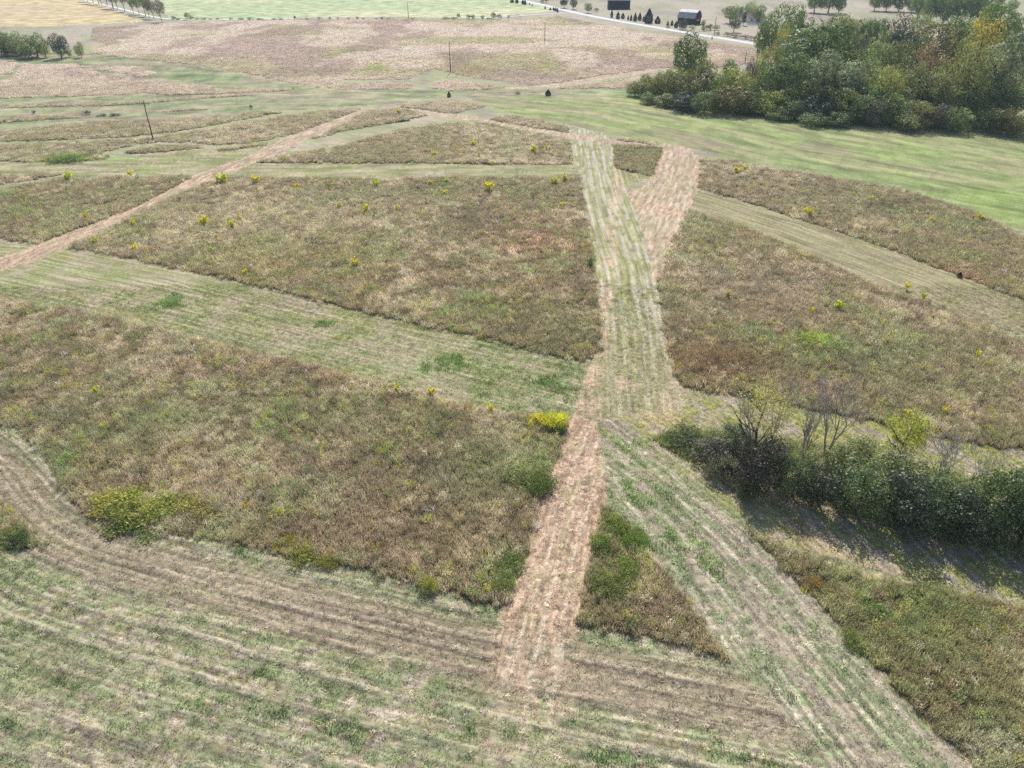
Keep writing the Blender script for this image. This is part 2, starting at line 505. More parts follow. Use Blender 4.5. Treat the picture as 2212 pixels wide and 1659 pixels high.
ZONES = [  # name, outline, where it goes; later ones win
    ('pale_green_field', [(330, -60), (345, 12), (365, 40), (440, 42), (1050, 39), (1100, 34), (1215, 22), (1120, 0), (1050, -60)]),
    ('yellow_field', [(-80, -60), (190, -40), (215, 5), (262, 30), (322, 44), (230, 52), (100, 57), (-80, 60)]),
    ('green_meadow', [(1000, 208), (1180, 207), (1360, 206), (1400, 190), (1500, 215), (1900, 250), (2290, 280), (2290, 560), (2172, 484), (2100, 448), (1957, 405), (1796, 377), (1671, 355), (1563, 337), (1520, 326), (1330, 292), (1240, 272), (1100, 243), (1045, 222)]),
    ('mown_valley', [(-60, 118), (170, 112), (260, 122), (380, 137), (500, 155), (600, 175), (700, 192), (900, 195), (1100, 193), (1420, 190), (1400, 206), (1050, 210), (860, 222), (700, 235), (500, 245), (300, 256), (-60, 282)]),
    ('mown_strip', [(-60, 520), (80, 527), (147, 535), (400, 583), (800, 678), (1262, 783), (1300, 790), (1270, 880), (1228, 906), (1100, 884), (800, 812), (420, 722), (150, 660), (-60, 632)]),
    ('mown_strip', [(1508, 406), (1742, 478), (2064, 592), (2290, 690), (2290, 770), (2136, 700), (1885, 603), (1635, 492), (1488, 449)]),
    ('mown_strip', [(-60, 350), (230, 344), (460, 320), (600, 316), (640, 318), (548, 352), (737, 354), (1238, 356), (1252, 378), (800, 380), (480, 378), (414, 380), (150, 377), (-60, 378)]),
    ('striped_track', [(1228, 272), (1300, 285), (1328, 306), (1330, 363), (1408, 381), (1350, 402), (1375, 440), (1398, 540), (1425, 620), (1445, 740), (1470, 835), (1560, 855), (1440, 905), (1232, 905), (1270, 800), (1298, 735), (1290, 640), (1272, 500), (1255, 390), (1236, 330)]),
    ('mown_fan', [(1232, 905), (1440, 895), (1560, 850), (1720, 878), (1900, 914), (2290, 992), (2290, 1050), (2060, 1012), (1640, 932), (1500, 916), (1405, 950), (1470, 985), (1660, 1050), (1900, 1130), (2290, 1215), (2290, 1330), (1980, 1252), (1751, 1194), (1620, 1142), (1687, 1222), (1866, 1413), (2013, 1575), (2190, 1760), (1900, 1760), (1578, 1428), (1400, 1175), (1310, 1075), (1290, 960)]),
    ('hay_path', [(1228, 905), (1290, 908), (1300, 960), (1312, 1075), (1276, 1200), (1256, 1300), (1250, 1352), (1240, 1400), (1222, 1480), (1065, 1480), (1083, 1318), (1133, 1205), (1163, 1090), (1213, 955)]),
    ('hay_path', [(-60, 600), (40, 545), (80, 527), (190, 487), (300, 443), (414, 380), (530, 340), (590, 308), (660, 283), (737, 252), (778, 234), (850, 231), (797, 238), (737, 268), (697, 290), (640, 312), (600, 335), (548, 352), (480, 380), (390, 413), (300, 455), (147, 536), (60, 570), (-60, 640)]),
    ('hay_path', [(850, 231), (960, 244), (1057, 256), (1170, 277), (1230, 288), (1335, 304), (1432, 314), (1430, 320), (1330, 310), (1227, 298), (1103, 275), (1045, 262), (950, 254), (890, 238)]),
    ('hay_path', [(1434, 310), (1480, 316), (1519, 342), (1509, 412), (1450, 410), (1385, 409), (1410, 380)]),
    ('hay_path', [(1350, 406), (1375, 409), (1392, 409), (1440, 409), (1507, 411), (1490, 449), (1450, 532), (1425, 600), (1412, 612), (1402, 545), (1378, 470)]),
    ('hay_path', [(1090, 188), (1135, 188), (1200, 180), (1300, 163), (1415, 148), (1415, 154), (1300, 173), (1200, 189), (1090, 193)]),
]
# fields run on past both sides of the photograph
def run_on(p):
    return [(x + 130 if x >= 2285 else x - 130 if x <= -50 else x, y) for x, y in p]


TPOLY = {k: tall_poly(run_on(v)) for k, v in TALL.items()}
TPOLY0 = {k: gpoly(run_on(v)) for k, v in TALL.items()}
ZPOLY = [(n, gpoly(run_on(p))) for n, p in ZONES]

# swath guide lines


def smooth_line(p, n=3):
    p = np.asarray(p)
    for _ in range(n):
        a = 0.75 * p[:-1] + 0.25 * p[1:]; b = 0.25 * p[:-1] + 0.75 * p[1:]
        q = np.empty((2 * len(a), 2)); q[0::2] = a; q[1::2] = b
        p = np.vstack([p[:1], q, p[-1:]])
    return p


G_M0 = smooth_line(gpoly([(-140, 890), (-20, 945), (55, 1010), (115, 1085), (195, 1140), (310, 1178), (500, 1226), (700, 1274), (850, 1310), (1060, 1362), (1250, 1400), (1500, 1445), (1800, 1500), (2300, 1600)]), 2)
G_M2 = gpoly([(-60, 522), (147, 537), (400, 585), (800, 680), (1262, 785), (1500, 840)])
G_M3 = gpoly([(1508, 408), (1742, 480), (2064, 594), (2290, 692)])
G_M4 = gpoly([(-60, 350), (230, 345), (548, 352), (900, 354), (1240, 357)])
G_M5 = gpoly([(1330, 930), (1450, 1012), (1620, 1145), (1769, 1308), (1948, 1512), (2180, 1760)])
G_H1 = gpoly([(1228, 905), (1163, 1090), (1133, 1205), (1083, 1318), (1050, 1460)])
G_J = gpoly([(1255, 915), (1262, 860), (1280, 800), (1296, 745), (1302, 690)])
G_HD = gpoly([(1175, 1330), (1150, 1440), (1125, 1560), (1110, 1660)])
G_H2 = gpoly([(-60, 600), (80, 527), (300, 443), (414, 380), (590, 308), (737, 252), (830, 231)])
G_H3 = gpoly([(1519, 320), (1508, 406), (1450, 532), (1412, 620)])
G_G1 = gpoly([(1000, 215), (1300, 240), (1700, 330), (2200, 420)])
STREAKS = [gpoly(p) for p in (
    [(1230, 272), (1239, 305), (1250, 359), (1259, 431), (1275, 505), (1293, 574), (1311, 681), (1318, 800)],
    [(1250, 272), (1252, 305), (1260, 359), (1269, 431), (1288, 505), (1308, 574), (1325, 681), (1335, 800)],
    [(1262, 275), (1264, 305), (1272, 359), (1287, 431), (1308, 505), (1332, 574), (1348, 681), (1356, 800)],
    [(1273, 277), (1275, 305), (1289, 359), (1307, 431), (1335, 505), (1364, 574), (1380, 681), (1396, 820)],
    [(1285, 283), (1300, 320), (1307, 359), (1318, 431), (1350, 505), (1376, 574), (1398, 681), (1420, 820)],
    [(1300, 288), (1314, 310), (1325, 359), (1338, 420), (1366, 505), (1390, 574), (1415, 681), (1450, 820)],
    [(1345, 405), (1365, 440), (1385, 500), (1402, 574), (1420, 640), (1432, 720), (1462, 830)])]
H_STREAKS = [gpoly(p) for p in (
    [(1280, 905), (1268, 935), (1222, 1061), (1189, 1186), (1150, 1293), (1110, 1420), (1085, 1520), (1070, 1600)],
    [(1305, 905), (1293, 946), (1254, 1061), (1222, 1150), (1186, 1293), (1161, 1400), (1140, 1490), (1125, 1600)],
    [(1320, 940), (1296, 1030), (1262, 1120), (1235, 1210), (1222, 1300), (1205, 1430)])]
W_STREAKS = [gpoly(p) for p in ([(1500, 425), (1470, 490), (1425, 600)], [(1468, 425), (1445, 500), (1419, 605)], [(1436, 425), (1425, 500), (1413, 600)], [(1405, 425), (1408, 500), (1408, 560)], [(1385, 420), (1396, 490), (1404, 540)],
    [(1505, 345), (1490, 400)], [(1480, 330), (1462, 398)], [(1455, 320), (1430, 398)])]
F_STREAKS = [gpoly(p) for p in (
    [(1345, 940), (1410, 1010), (1480, 1090), (1560, 1175), (1640, 1260), (1740, 1380), (1840, 1510)],
    [(1325, 960), (1380, 1040), (1450, 1130), (1540, 1250), (1640, 1390), (1760, 1560)],
    [(1400, 985), (1520, 1085), (1620, 1180), (1720, 1290)],
    [(1525, 1273), (1590, 1370), (1655, 1452), (1726, 1550), (1790, 1640)],
    [(1315, 1010), (1360, 1090), (1440, 1200), (1540, 1350), (1640, 1500)])]


def blob(x, y, px, py, rx, ry):
    X, Y, _ = gnd(px, py)
    s = scale_at(Y)
    sv = s / max(0.08, math.sin(math.atan2(CAM_H, Y)))
    return np.exp(-(((x - X) / (rx * s)) ** 2 + ((y - Y) / (ry * sv)) ** 2))


GREENBLOBS = [(380, 650, 60, 28), (960, 790, 90, 30), (1180, 830, 70, 35), (700, 700, 60, 14), (520, 1190, 20, 8), (170, 1310, 60, 18), (330, 1360, 70, 16), (640, 1560, 60, 30), (760, 1590, 80, 30), (430, 1530, 40, 16), (1640, 1620, 60, 30), (1300, 1640, 90, 16), (1470, 1170, 70, 40), (1540, 1220, 50, 40), (1400, 1080, 50, 30), (1360, 1050, 30, 40), (1740, 1510, 40, 30), (1200, 860, 60, 20), (1420, 820, 50, 18), (1390, 960, 40, 14), (900, 1430, 80, 20), (520, 1460, 90, 16), (1120, 1580, 100, 26), (1560, 1560, 90, 26), (240, 345, 60, 8), (1500, 215, 90, 12), (2150, 430, 90, 30), (1950, 330, 140, 14)]
GB_W = [(g, gnd(g[0], g[1])) for g in GREENBLOBS]


def greens(x, y):
    r = np.zeros(x.shape)
    for (px, py, rx, ry), _ in GB_W:
        r = np.maximum(r, blob(x, y, px, py, rx, ry))
    return r


def lines_w(lines, x, y, w):
    r = np.zeros(x.shape)
    for ln in lines:
        d, t = along(ln, x, y)
        ww = w * (0.75 + 0.5 * vnoise(t * 0.3, d * 0 + 3.3, 5))
        r = np.maximum(r, np.exp(-(d / ww) ** 2) * (t > -2) * (t < 1e8))
    return r


K = 0.90
STRAW = S(186, 174, 150, K); STRAWD = S(138, 125, 108, K); GRN = S(130, 152, 94, K); GRND = S(98, 120, 74, K)
OLIVE = S(150, 146, 96, K); PURP = S(118, 102, 100, K); HAY = S(202, 176, 150, K); HAYD = S(168, 142, 118, K)
BRIGHT = S(144, 164, 92, K); THATCH = S(104, 90, 68, K)


def zone_colour(zone, x, y):
    """albedo of the turf: what grows or lies there"""
    n_big = fbm(x / 16, y / 16, 3)
    n_mid = fbm(x / 4.0, y / 4.0, 7)
    n_fin = fbm(x / 0.8, y / 0.8, 9, 3)
    if zone == 'ground':            # the mown field in front and everything not listed
        s, t = along(G_M0, x, y)
        wob = (fbm(t / 26, s / 9, 21) - 0.5) * 0.45
        ph = s / 3.3 + wob
        fl = s / 0.83 + (fbm(t / 9, s / 2, 24) - 0.5) * 1.1
        st = fbm(s * 1.3, t * 0.06, 22, 4)
        st2 = fbm(s * 2.6, t * 0.14, 29, 3)
        brk = fbm(t / 5, s / 0.8, 28, 4)
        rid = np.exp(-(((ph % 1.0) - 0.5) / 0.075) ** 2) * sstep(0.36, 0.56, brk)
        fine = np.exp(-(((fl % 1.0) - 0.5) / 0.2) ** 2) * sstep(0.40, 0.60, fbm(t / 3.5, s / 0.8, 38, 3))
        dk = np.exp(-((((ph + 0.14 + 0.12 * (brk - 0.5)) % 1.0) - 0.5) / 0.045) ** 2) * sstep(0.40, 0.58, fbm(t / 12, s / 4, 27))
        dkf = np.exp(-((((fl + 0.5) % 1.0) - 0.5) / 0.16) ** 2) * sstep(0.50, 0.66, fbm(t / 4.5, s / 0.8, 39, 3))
        cl = fbm(x / 0.9, y / 0.9, 33, 4)
        g = sstep(0.43, 0.57, 0.36 * cl + 0.3 * st + 0.22 * n_mid + 0.12 * n_fin)
        hot = sstep(0.57, 0.71, cl * .60 + st * .22 + 0.2 * greens(x, y) + 0.04)
        c = mix(STRAWD * 0.95, STRAW * 1.04, sstep(0.34, 0.64, st2 * 0.5 + n_fin * 0.5))
        c = mix(c, OLIVE, 0.55 * sstep(0.44, 0.6, fbm(x / 0.7, y / 0.7, 31)))
        c = mix(c, mix(GRND, S(150, 158, 112, K), n_fin), 0.72 * g)
        c = mix(c, mix(GRND, GRN, n_fin * 1.1), 0.6 * hot)
        c = mix(c, STRAW * 1.08, 0.32 * fine)
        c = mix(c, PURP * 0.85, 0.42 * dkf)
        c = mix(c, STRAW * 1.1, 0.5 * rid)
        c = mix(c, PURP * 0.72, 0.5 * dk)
        # the bare raked track that bends in along the tall grass
        band = sstep(-6.4, -4.6, s) * sstep(1.0, 0.0, s) * sstep(0.2, 0.45, n_mid + 0.15)
        c = mix(c, mix(S(132, 116, 98, K), S(166, 148, 124, K), st2), 0.6 * band)
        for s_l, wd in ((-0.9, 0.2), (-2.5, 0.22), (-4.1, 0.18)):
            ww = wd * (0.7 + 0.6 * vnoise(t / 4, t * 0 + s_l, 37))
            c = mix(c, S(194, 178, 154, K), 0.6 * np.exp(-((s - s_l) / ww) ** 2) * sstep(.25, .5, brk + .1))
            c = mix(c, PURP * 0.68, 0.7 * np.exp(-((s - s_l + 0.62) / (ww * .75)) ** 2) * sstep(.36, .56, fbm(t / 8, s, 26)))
        # hay carried down over the field by the reddish path
        hd0, ht0 = along(G_HD, x, y)
        hw0 = 0.75 * sstep(5.2, 2.6, np.abs(hd0) + 1.5 * (n_mid - .5)) * sstep(29, 42, y) * (y < 60)
        c = mix(c, mix(HAYD, HAY, st2), 0.9 * hw0 * sstep(0.36, 0.56, fbm(x / 0.9, y / 1.8, 25, 4)))
        c = mix(c, S(212, 194, 170, K), 0.6 * hw0 * lines_w(H_STREAKS, x, y, 0.4))
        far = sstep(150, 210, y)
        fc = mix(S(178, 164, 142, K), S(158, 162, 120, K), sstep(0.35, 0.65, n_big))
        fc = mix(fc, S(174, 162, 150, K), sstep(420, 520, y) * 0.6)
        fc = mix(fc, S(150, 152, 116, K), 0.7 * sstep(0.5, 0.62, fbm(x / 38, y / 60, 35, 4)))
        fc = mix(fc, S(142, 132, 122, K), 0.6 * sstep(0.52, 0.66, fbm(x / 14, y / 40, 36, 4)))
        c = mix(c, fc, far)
        return c
    if zone == 'soil':
        c = mix(THATCH, S(128, 112, 82, K), n_mid)
        return mix(c, S(172, 158, 146, K), sstep(250, 330, y) * 0.85)
    if zone == 'mown_strip':
        m3 = x > 40
        s2, t2 = along(G_M2, x, y); s3, t3 = along(G_M3, x, y); s4, t4 = along(G_M4, x, y)
        up = (y > 170) & ~m3
        s = np.where(m3, s3, np.where(up, s4, s2)); t = np.where(m3, t3, np.where(up, t4, t2))
        st = fbm(s * 0.75, t * 0.05, 41, 4)
        lw = np.where(y > 105, 1.4, 0.85)
        rid = np.exp(-((((s / lw + 0.5 * (fbm(t / 24, s / 8, 43) - 0.5)) % 1.0) - 0.5) / 0.15) ** 2) * sstep(.36, .58, fbm(t / 6, s / 1.2, 44, 4))
        dks = np.exp(-((((s / lw + 0.35 + 0.5 * (fbm(t / 24, s / 8, 43) - 0.5)) % 1.0) - 0.5) / 0.13) ** 2) * sstep(.42, .62, fbm(t / 7, s / 1.2, 46, 4))
        g = sstep(0.42, 0.62, 0.4 * st + 0.35 * n_mid + 0.25 * n_fin)
        c = mix(S(166, 155, 124, K), OLIVE * .95, sstep(0.35, 0.65, n_mid))
        c = mix(c, S(140, 150, 100, K), 0.65 * g)
        gb = greens(x, y)
        c = mix(c, mix(GRN, BRIGHT, n_fin), sstep(0.52, 0.72, gb * .42 + .42 * fbm(x / 1.6, y / 1.6, 47, 4) + .16 * st))
        c = mix(c, S(130, 148, 96, K), 0.55 * sstep(-25, 12, x) * ~m3 * ~up * sstep(.40, .58, fbm(x / 1.3, y / 1.3, 48, 4)))
        c = mix(c, S(146, 134, 102, K), np.where(m3, 0.6, 0.0))
        c = mix(c, S(190, 180, 156, K), np.where(m3, .35, .55) * rid)
        c = mix(c, S(112, 112, 84, K), 0.55 * dks)
        return c
    if zone == 'striped_track':
        w = 0.22 + 0.0017 * y
        st = lines_w(STREAKS, x, y, w) * sstep(0.34, 0.56, fbm(x / 1.0, y / 3.5, 51, 3))
        low = sstep(112, 92, y)
        g = mix(S(156, 150, 100, K), S(134, 144, 92, K), n_mid)
        g = mix(g, g * 0.8, sstep(.46, .62, fbm(x / .8, y / 1.6, 57, 3)))
        g = mix(g, S(172, 166, 132, K), sstep(0.45, 0.62, n_fin * .5 + n_mid * .5) * 0.6)
        c = mix(g, S(200, 188, 172, K), 0.85 * st * (1 - 0.5 * low))
        c = mix(c, S(178, 164, 136, K), 0.35 * low)
        c = mix(c, HAY, 0.5 * low * sstep(0.5, 0.65, n_mid))
        c = mix(c, S(188, 178, 166, K), 0.35 * sstep(175, 240, y) * sstep(0.4, 0.6, n_fin))
        c = mix(c, HAY, 0.8 * lines_w([G_J], x, y, 1.5) * sstep(.36, .56, fbm(x / 1.2, y / 1.6, 53, 4)))
        return c
    if zone == 'mown_fan':
        s, t = along(G_M5, x, y)
        st = fbm(s * 1.0, t * 0.05, 61, 4)
        st2 = fbm(s * 2.4, t * 0.12, 65, 3)
        ln = lines_w(F_STREAKS, x, y, 0.22) * sstep(0.36, 0.56, fbm(t / 3, s, 63, 3))
        fl = s / 1.1 + (fbm(t / 12, s / 2.5, 66) - 0.5) * 0.9
        fine = np.exp(-(((fl % 1.0) - 0.5) / 0.16) ** 2) * sstep(0.42, 0.62, fbm(t / 4, s / 0.9, 68, 3))
        dkf = np.exp(-((((fl + 0.4) % 1.0) - 0.5) / 0.14) ** 2) * sstep(0.48, 0.66, fbm(t / 4.5, s / 0.9, 69, 3))
        cl = fbm(x / 1.2, y / 1.2, 67, 4)
        g = sstep(0.42, 0.56, 0.34 * cl + 0.34 * st + 0.2 * n_mid + 0.12 * n_fin)
        c = mix(S(178, 166, 142, K), S(146, 134, 114, K), st2 * .5 + n_fin * .5)
        c = mix(c, S(152, 148, 90, K), 0.65 * sstep(0.42, 0.6, st * .6 + cl * .4) * sstep(58, 72, y))
        c = mix(c, mix(S(108, 126, 84, K), S(146, 158, 112, K), n_fin), 0.72 * g)
        c = mix(c, mix(GRN, BRIGHT, n_fin * .6), 0.8 * sstep(0.5, 0.7, greens(x, y) * .36 + .46 * cl + .18 * st))
        c = mix(c, S(200, 188, 164, K), 0.45 * fine)
        c = mix(c, PURP * 0.95, 0.4 * dkf)
        c = mix(c, S(206, 194, 172, K), 0.65 * ln)
        c = mix(c, S(162, 156, 84, K), 0.6 * sstep(-1.5, 3, s) * sstep(0.4, 0.58, cl * .5 + st * .5))
        # hay lying along the hedge side
        hd = np.exp(-((s - 6.5) / 3.2) ** 2) * sstep(0.35, 0.6, n_mid)
        c = mix(c, S(202, 176, 146, K), 0.55 * hd)
        return c
    if zone == 'hay_path':
        s1, t1 = along(G_H1, x, y); s2, t2 = along(G_H2, x, y); s3, t3 = along(G_H3, x, y)
        near = y < 90
        s = np.where(near, s1, np.where(x < -20, s2, s3)); t = np.where(near, t1, np.where(x < -20, t2, t3))
        st = fbm(s * 1.6, t * 0.16, 71, 4)
        hf = fbm(x / 0.3, y / 0.3, 73, 3)
        c = mix(HAYD, HAY, sstep(0.34, 0.62, st * .4 + hf * .6))
        c = mix(c, S(216, 196, 172, K), 0.8 * lines_w(H_STREAKS, x, y, 0.26) * near * sstep(.3, .5, hf))
        c = mix(c, S(172, 160, 120, K), 0.5 * sstep(0.5, 0.64, fbm(s / 1.2, t / 3.0, 75, 4)) * np.where(near, 1.0, 0.5))
        c = mix(c, HAYD * 0.8, 0.5 * sstep(0.55, 0.7, fbm(x / 0.7, y / 0.7, 77, 3)))
        c = mix(c, S(158, 152, 112, K), 0.6 * blob(x, y, 1440, 412, 90, 9) * sstep(.3, .55, n_mid))
        c = mix(c, S(206, 190, 170, K), 0.6 * lines_w(W_STREAKS, x, y, 0.42) * (x > 20) * (y > 100) * sstep(.3, .55, n_mid))
        fadeout = np.clip((49.0 - y) / 7.0, 0, 1)
        c = mix(c, zone_colour('ground', x, y), sstep(0.30, 0.70, fadeout * 1.15 - 0.08 + (hf - 0.5) * 0.9 + (n_mid - 0.5) * 0.6))
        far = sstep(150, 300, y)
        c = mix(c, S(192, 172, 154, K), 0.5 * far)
        c = mix(c, S(160, 152, 118, K), 0.55 * (~near) * sstep(0.5, 0.64, fbm(x / 2.5, y / 5, 79, 4)))
        return c
    if zone == 'green_meadow':
        s, t = along(G_G1, x, y)
        st = fbm(s * 0.16, t * 0.02, 81, 4)
        c = mix(S(142, 152, 100, K), S(164, 156, 120, K), sstep(0.42, 0.62, st * .5 + n_big * .3 + n_mid * .2))
        c = mix(c, BRIGHT, 0.75 * np.clip(greens(x, y) + sstep(0.48, 0.66, n_big * .6 + n_mid * .4) * .7, 0, 1))
        c = mix(c, c * np.array([.8, .82, .78]), sstep(.45, .65, fbm(x / 2.0, y / 3.5, 86, 4)))
        c = mix(c, S(152, 136, 116, K), 0.5 * sstep(0.56, 0.7, fbm(s * .12, t * .03, 85, 4)))
        return c
    if zone == 'mown_valley':
        st = fbm(x * 0.03, y * 0.12, 91, 4)
        c = mix(S(156, 156, 122, K), S(138, 150, 108, K), sstep(0.4, 0.6, n_big))
        c = mix(c, c * np.array([.74, .77, .72]), sstep(.46, .64, fbm(x / 3.0, y / 6, 92, 4)))
        c = mix(c, S(162, 148, 124, K), 0.85 * sstep(0.38, 0.55, st))
        c = mix(c, S(112, 122, 88, K), 0.6 * sstep(0.52, 0.64, fbm(x * 0.05, y * 0.35, 93, 4)))
        c = mix(c, BRIGHT, 0.4 * sstep(0.55, 0.7, n_mid))
        return c
    if zone == 'pale_green_field':
        st = fbm(x * 0.008, y * 0.05, 95, 4)
        c = mix(S(178, 186, 142, K), S(166, 180, 136, K), st)
        return mix(c, S(192, 192, 150, K), sstep(0.5, 0.65, fbm(x * 0.01, y * 0.03, 97, 4)))
    if zone == 'yellow_field':
        st = fbm(x * 0.012, y * 0.06, 99, 4)
        return mix(S(200, 184, 136, K), S(196, 174, 140, K), sstep(0.4, 0.62, st))
    return np.tile(STRAW, x.shape + (1,))


def swath_coords(zn, x, y):
    """across-row and along-row coordinates, scaled so that one unit is one streak"""
    z = np.zeros(x.shape)
    fine = 2.3 - 1.2 * sstep(70, 170, y)
    if zn == 'ground':
        s, t = along(G_M0, x, y); return np.stack([s * 2.4, t * 0.11, z], 1)
    if zn == 'mown_strip':
        m3 = x > 40
        s2, t2 = along(G_M2, x, y); s3, t3 = along(G_M3, x, y); s4, t4 = along(G_M4, x, y)
        up = (y > 170) & ~m3
        s = np.where(m3, s3, np.where(up, s4, s2)); t = np.where(m3, t3, np.where(up, t4, t2))
        k = np.where(up, 0.35, np.where(m3, 1.1, 1.7))
        return np.stack([s * k, t * 0.07, z + 5 * m3 + 9 * up], 1)
    if zn == 'striped_track':
        s, t = along(STREAKS[3], x, y); return np.stack([s * 1.5, t * 0.06, z], 1)
    if zn == 'mown_fan':
        s, t = along(G_M5, x, y); return np.stack([s * 2.2, t * 0.10, z], 1)
    if zn == 'hay_path':
        s1, t1 = along(G_H1, x, y); s2, t2 = along(G_H2, x, y); s3, t3 = along(G_H3, x, y)
        near = y < 90
        s = np.where(near, s1, np.where(x < -20, s2, s3)); t = np.where(near, t1, np.where(x < -20, t2, t3))
        return np.stack([s * np.where(near, 2.4, 1.2), t * 0.2, z], 1)
    if zn == 'green_meadow':
        s, t = along(G_G1, x, y); return np.stack([s * 0.28, t * 0.05, z], 1)
    return np.stack([x * 0.10, y * 0.12, z], 1)


# ------------------------------------------------------------------ ground: one connected sheet, finer near the viewed fields
rows_ang = np.linspace(math.radians(66.5), math.radians(4.15), 670)
ys = CAM_H / np.tan(rows_ang)
ys = np.concatenate([[-900, -400, -150, -30, 5, 14, 19, 22], ys[ys > 23], [800, 880, 980, 1150, 1400, 1900, 2800]])
uc = np.linspace(-1, 1, 820)
side = np.array([1.05, 1.15, 1.35, 1.7, 2.2, 3.0])
us = np.concatenate([-side[::-1], uc, side])
depth = np.maximum(ys, 22) * math.cos(PITCH) + CAM_H * math.sin(PITCH)
hw = depth * TANH * 1.25
YY = np.repeat(ys[:, None], len(us), 1)
XX = hw[:, None] * us[None, :]
# shuffle the lattice a little so that no row or column shows
jit = (np.abs(us)[None, :] < 0.99) & (ys[:, None] > 24.5) & (ys[:, None] < 730)
dyr = np.gradient(ys)[:, None]
YY = YY + jit * (RNG.random(XX.shape) - 0.5) * dyr * 0.6
hwj = (np.maximum(YY, 22) * math.cos(PITCH) + CAM_H * math.sin(PITCH)) * TANH * 1.25
XX = hwj * (us[None, :] + jit * (RNG.random(XX.shape) - 0.5) * (2 / 820) * 0.6)
ZZ = height(XX, YY)

px_w = XX + (fbm(XX / 1.3, YY / 1.3, 101, 3) - 0.5) * 1.1
py_w = YY + (fbm(XX / 1.3, YY / 1.3, 111, 3) - 0.5) * 1.1
nr, nc = XX.shape
cxm = 0.25 * (px_w[:-1, :-1] + px_w[1:, :-1] + px_w[:-1, 1:] + px_w[1:, 1:])
cym = 0.25 * (py_w[:-1, :-1] + py_w[1:, :-1] + py_w[:-1, 1:] + py_w[1:, 1:])
zid = np.zeros(cxm.shape, np.int32)
znames = ['ground']
for n, p in ZPOLY:
    if n == 'hay_path' or n not in znames:
        znames.append(n)
    k = len(znames) - 1 if n == 'hay_path' else znames.index(n)
    zid[inside(p, cxm, cym)] = k
BEHIND = {'upper_right': 'green_meadow', 'triangle': 'mown_fan', 'lower_right': 'mown_fan', 'hedge': 'mown_fan', 'ridge_top': 'green_meadow', 'ridge_right': 'green_meadow',
          'upper_band': 'mown_valley', 'strip_low': 'mown_valley', 'strip_high': 'mown_valley', 'valley_left': 'mown_valley', 'valley_islet': 'mown_valley', 'valley_row': 'mown_valley', 'valley_row_two': 'mown_valley', 'pole_islet': 'mown_valley', 'far_low': 'mown_valley', 'far_right': 'mown_valley', 'left_corner': 'ground', 'far': 'ground', 'valley_corner': 'ground'}
for k, p in TPOLY0.items():
    zn = BEHIND.get(k, 'mown_strip')
    if zn != 'ground':
        zid[inside(p, cxm, cym) & (zid == 0)] = znames.index(zn)
znames.append('soil'); SOIL = len(znames) - 1
for k, p in TPOLY.items():
    zid[inside(p, cxm, cym)] = SOIL

# surface relief: cut stubble, ridges of raked hay
fadeZ = sstep(330, 120, YY)
s0, t0 = along(G_M0, XX, YY)
rough = (fbm(XX / 0.55, YY / 0.55, 121, 3) - 0.5) * 0.26 + (fbm(XX / 2.2, YY / 2.2, 131, 3) - 0.5) * 0.16


def swath_relief(s_, t_, y_):
    k = sstep(0.34, 0.62, fbm(t_ / 5, s_ / 0.8, 28, 4))
    a = np.exp(-((((s_ / 3.3 + (fbm(t_ / 26, s_ / 9, 21) - 0.5) * 0.45) % 1.0) - 0.5) / 0.10) ** 2) * 0.12
    b = np.exp(-((((s_ / 0.83 + (fbm(t_ / 18, s_ / 3, 24) - 0.5) * 0.5) % 1.0) - 0.5) / 0.2) ** 2) * 0.035
    return (a + b) * k * (y_ < 75)


isg = np.zeros(XX.shape, bool)
isg[:-1, :-1] = zid == 0
rid0 = swath_relief(s0, t0, YY) * isg
ZZ = ZZ + fadeZ * (rough + rid0) * (np.abs(us)[None, :] < 1.01)

V = np.stack([XX.ravel(), YY.ravel(), ZZ.ravel()], 1)
ii = (np.arange(nr - 1)[:, None] * nc + np.arange(nc - 1)[None, :])
QALL = np.stack([ii, ii + 1, ii + nc + 1, ii + nc], -1)
STRUCT_LABEL = {
    'ground': ('ground', 'mown hay field in front with raked straw rows and green patches', 'ground'),
    'soil': ('soil', 'thatchy earth under the tall grass', 'ground'),
    'pale_green_field': ('pasture', 'pale green pasture beyond the hedge line at the top', 'field'),
    'yellow_field': ('grain_field', 'pale yellow field in the top left corner', 'field'),
    'green_meadow': ('meadow', 'bright green meadow in front of the wood', 'meadow'),
    'mown_valley': ('mown_valley', 'green mown ground winding through the left valley', 'field'),
    'mown_strip': ('mown_strip', 'pale mown strips running between the blocks of tall grass', 'field'),
    'striped_track': ('striped_track', 'central mown track with pale parallel straw lines', 'track'),
    'mown_fan': ('mown_fan', 'mown ground fanning out past the near hedge to the lower right', 'field'),
}
HAY_LABEL = ['reddish hay path running up from the bottom between tall grass',
             'diagonal reddish hay path on the left climbing to the ridge',
             'thin reddish path along the ridge to the top of the striped track',
             'short broad hay track beside the small square patch of grass',
             'wedge-shaped reddish hay path right of the striped track',
             'curved far hay path reaching the wood']
hk = 0
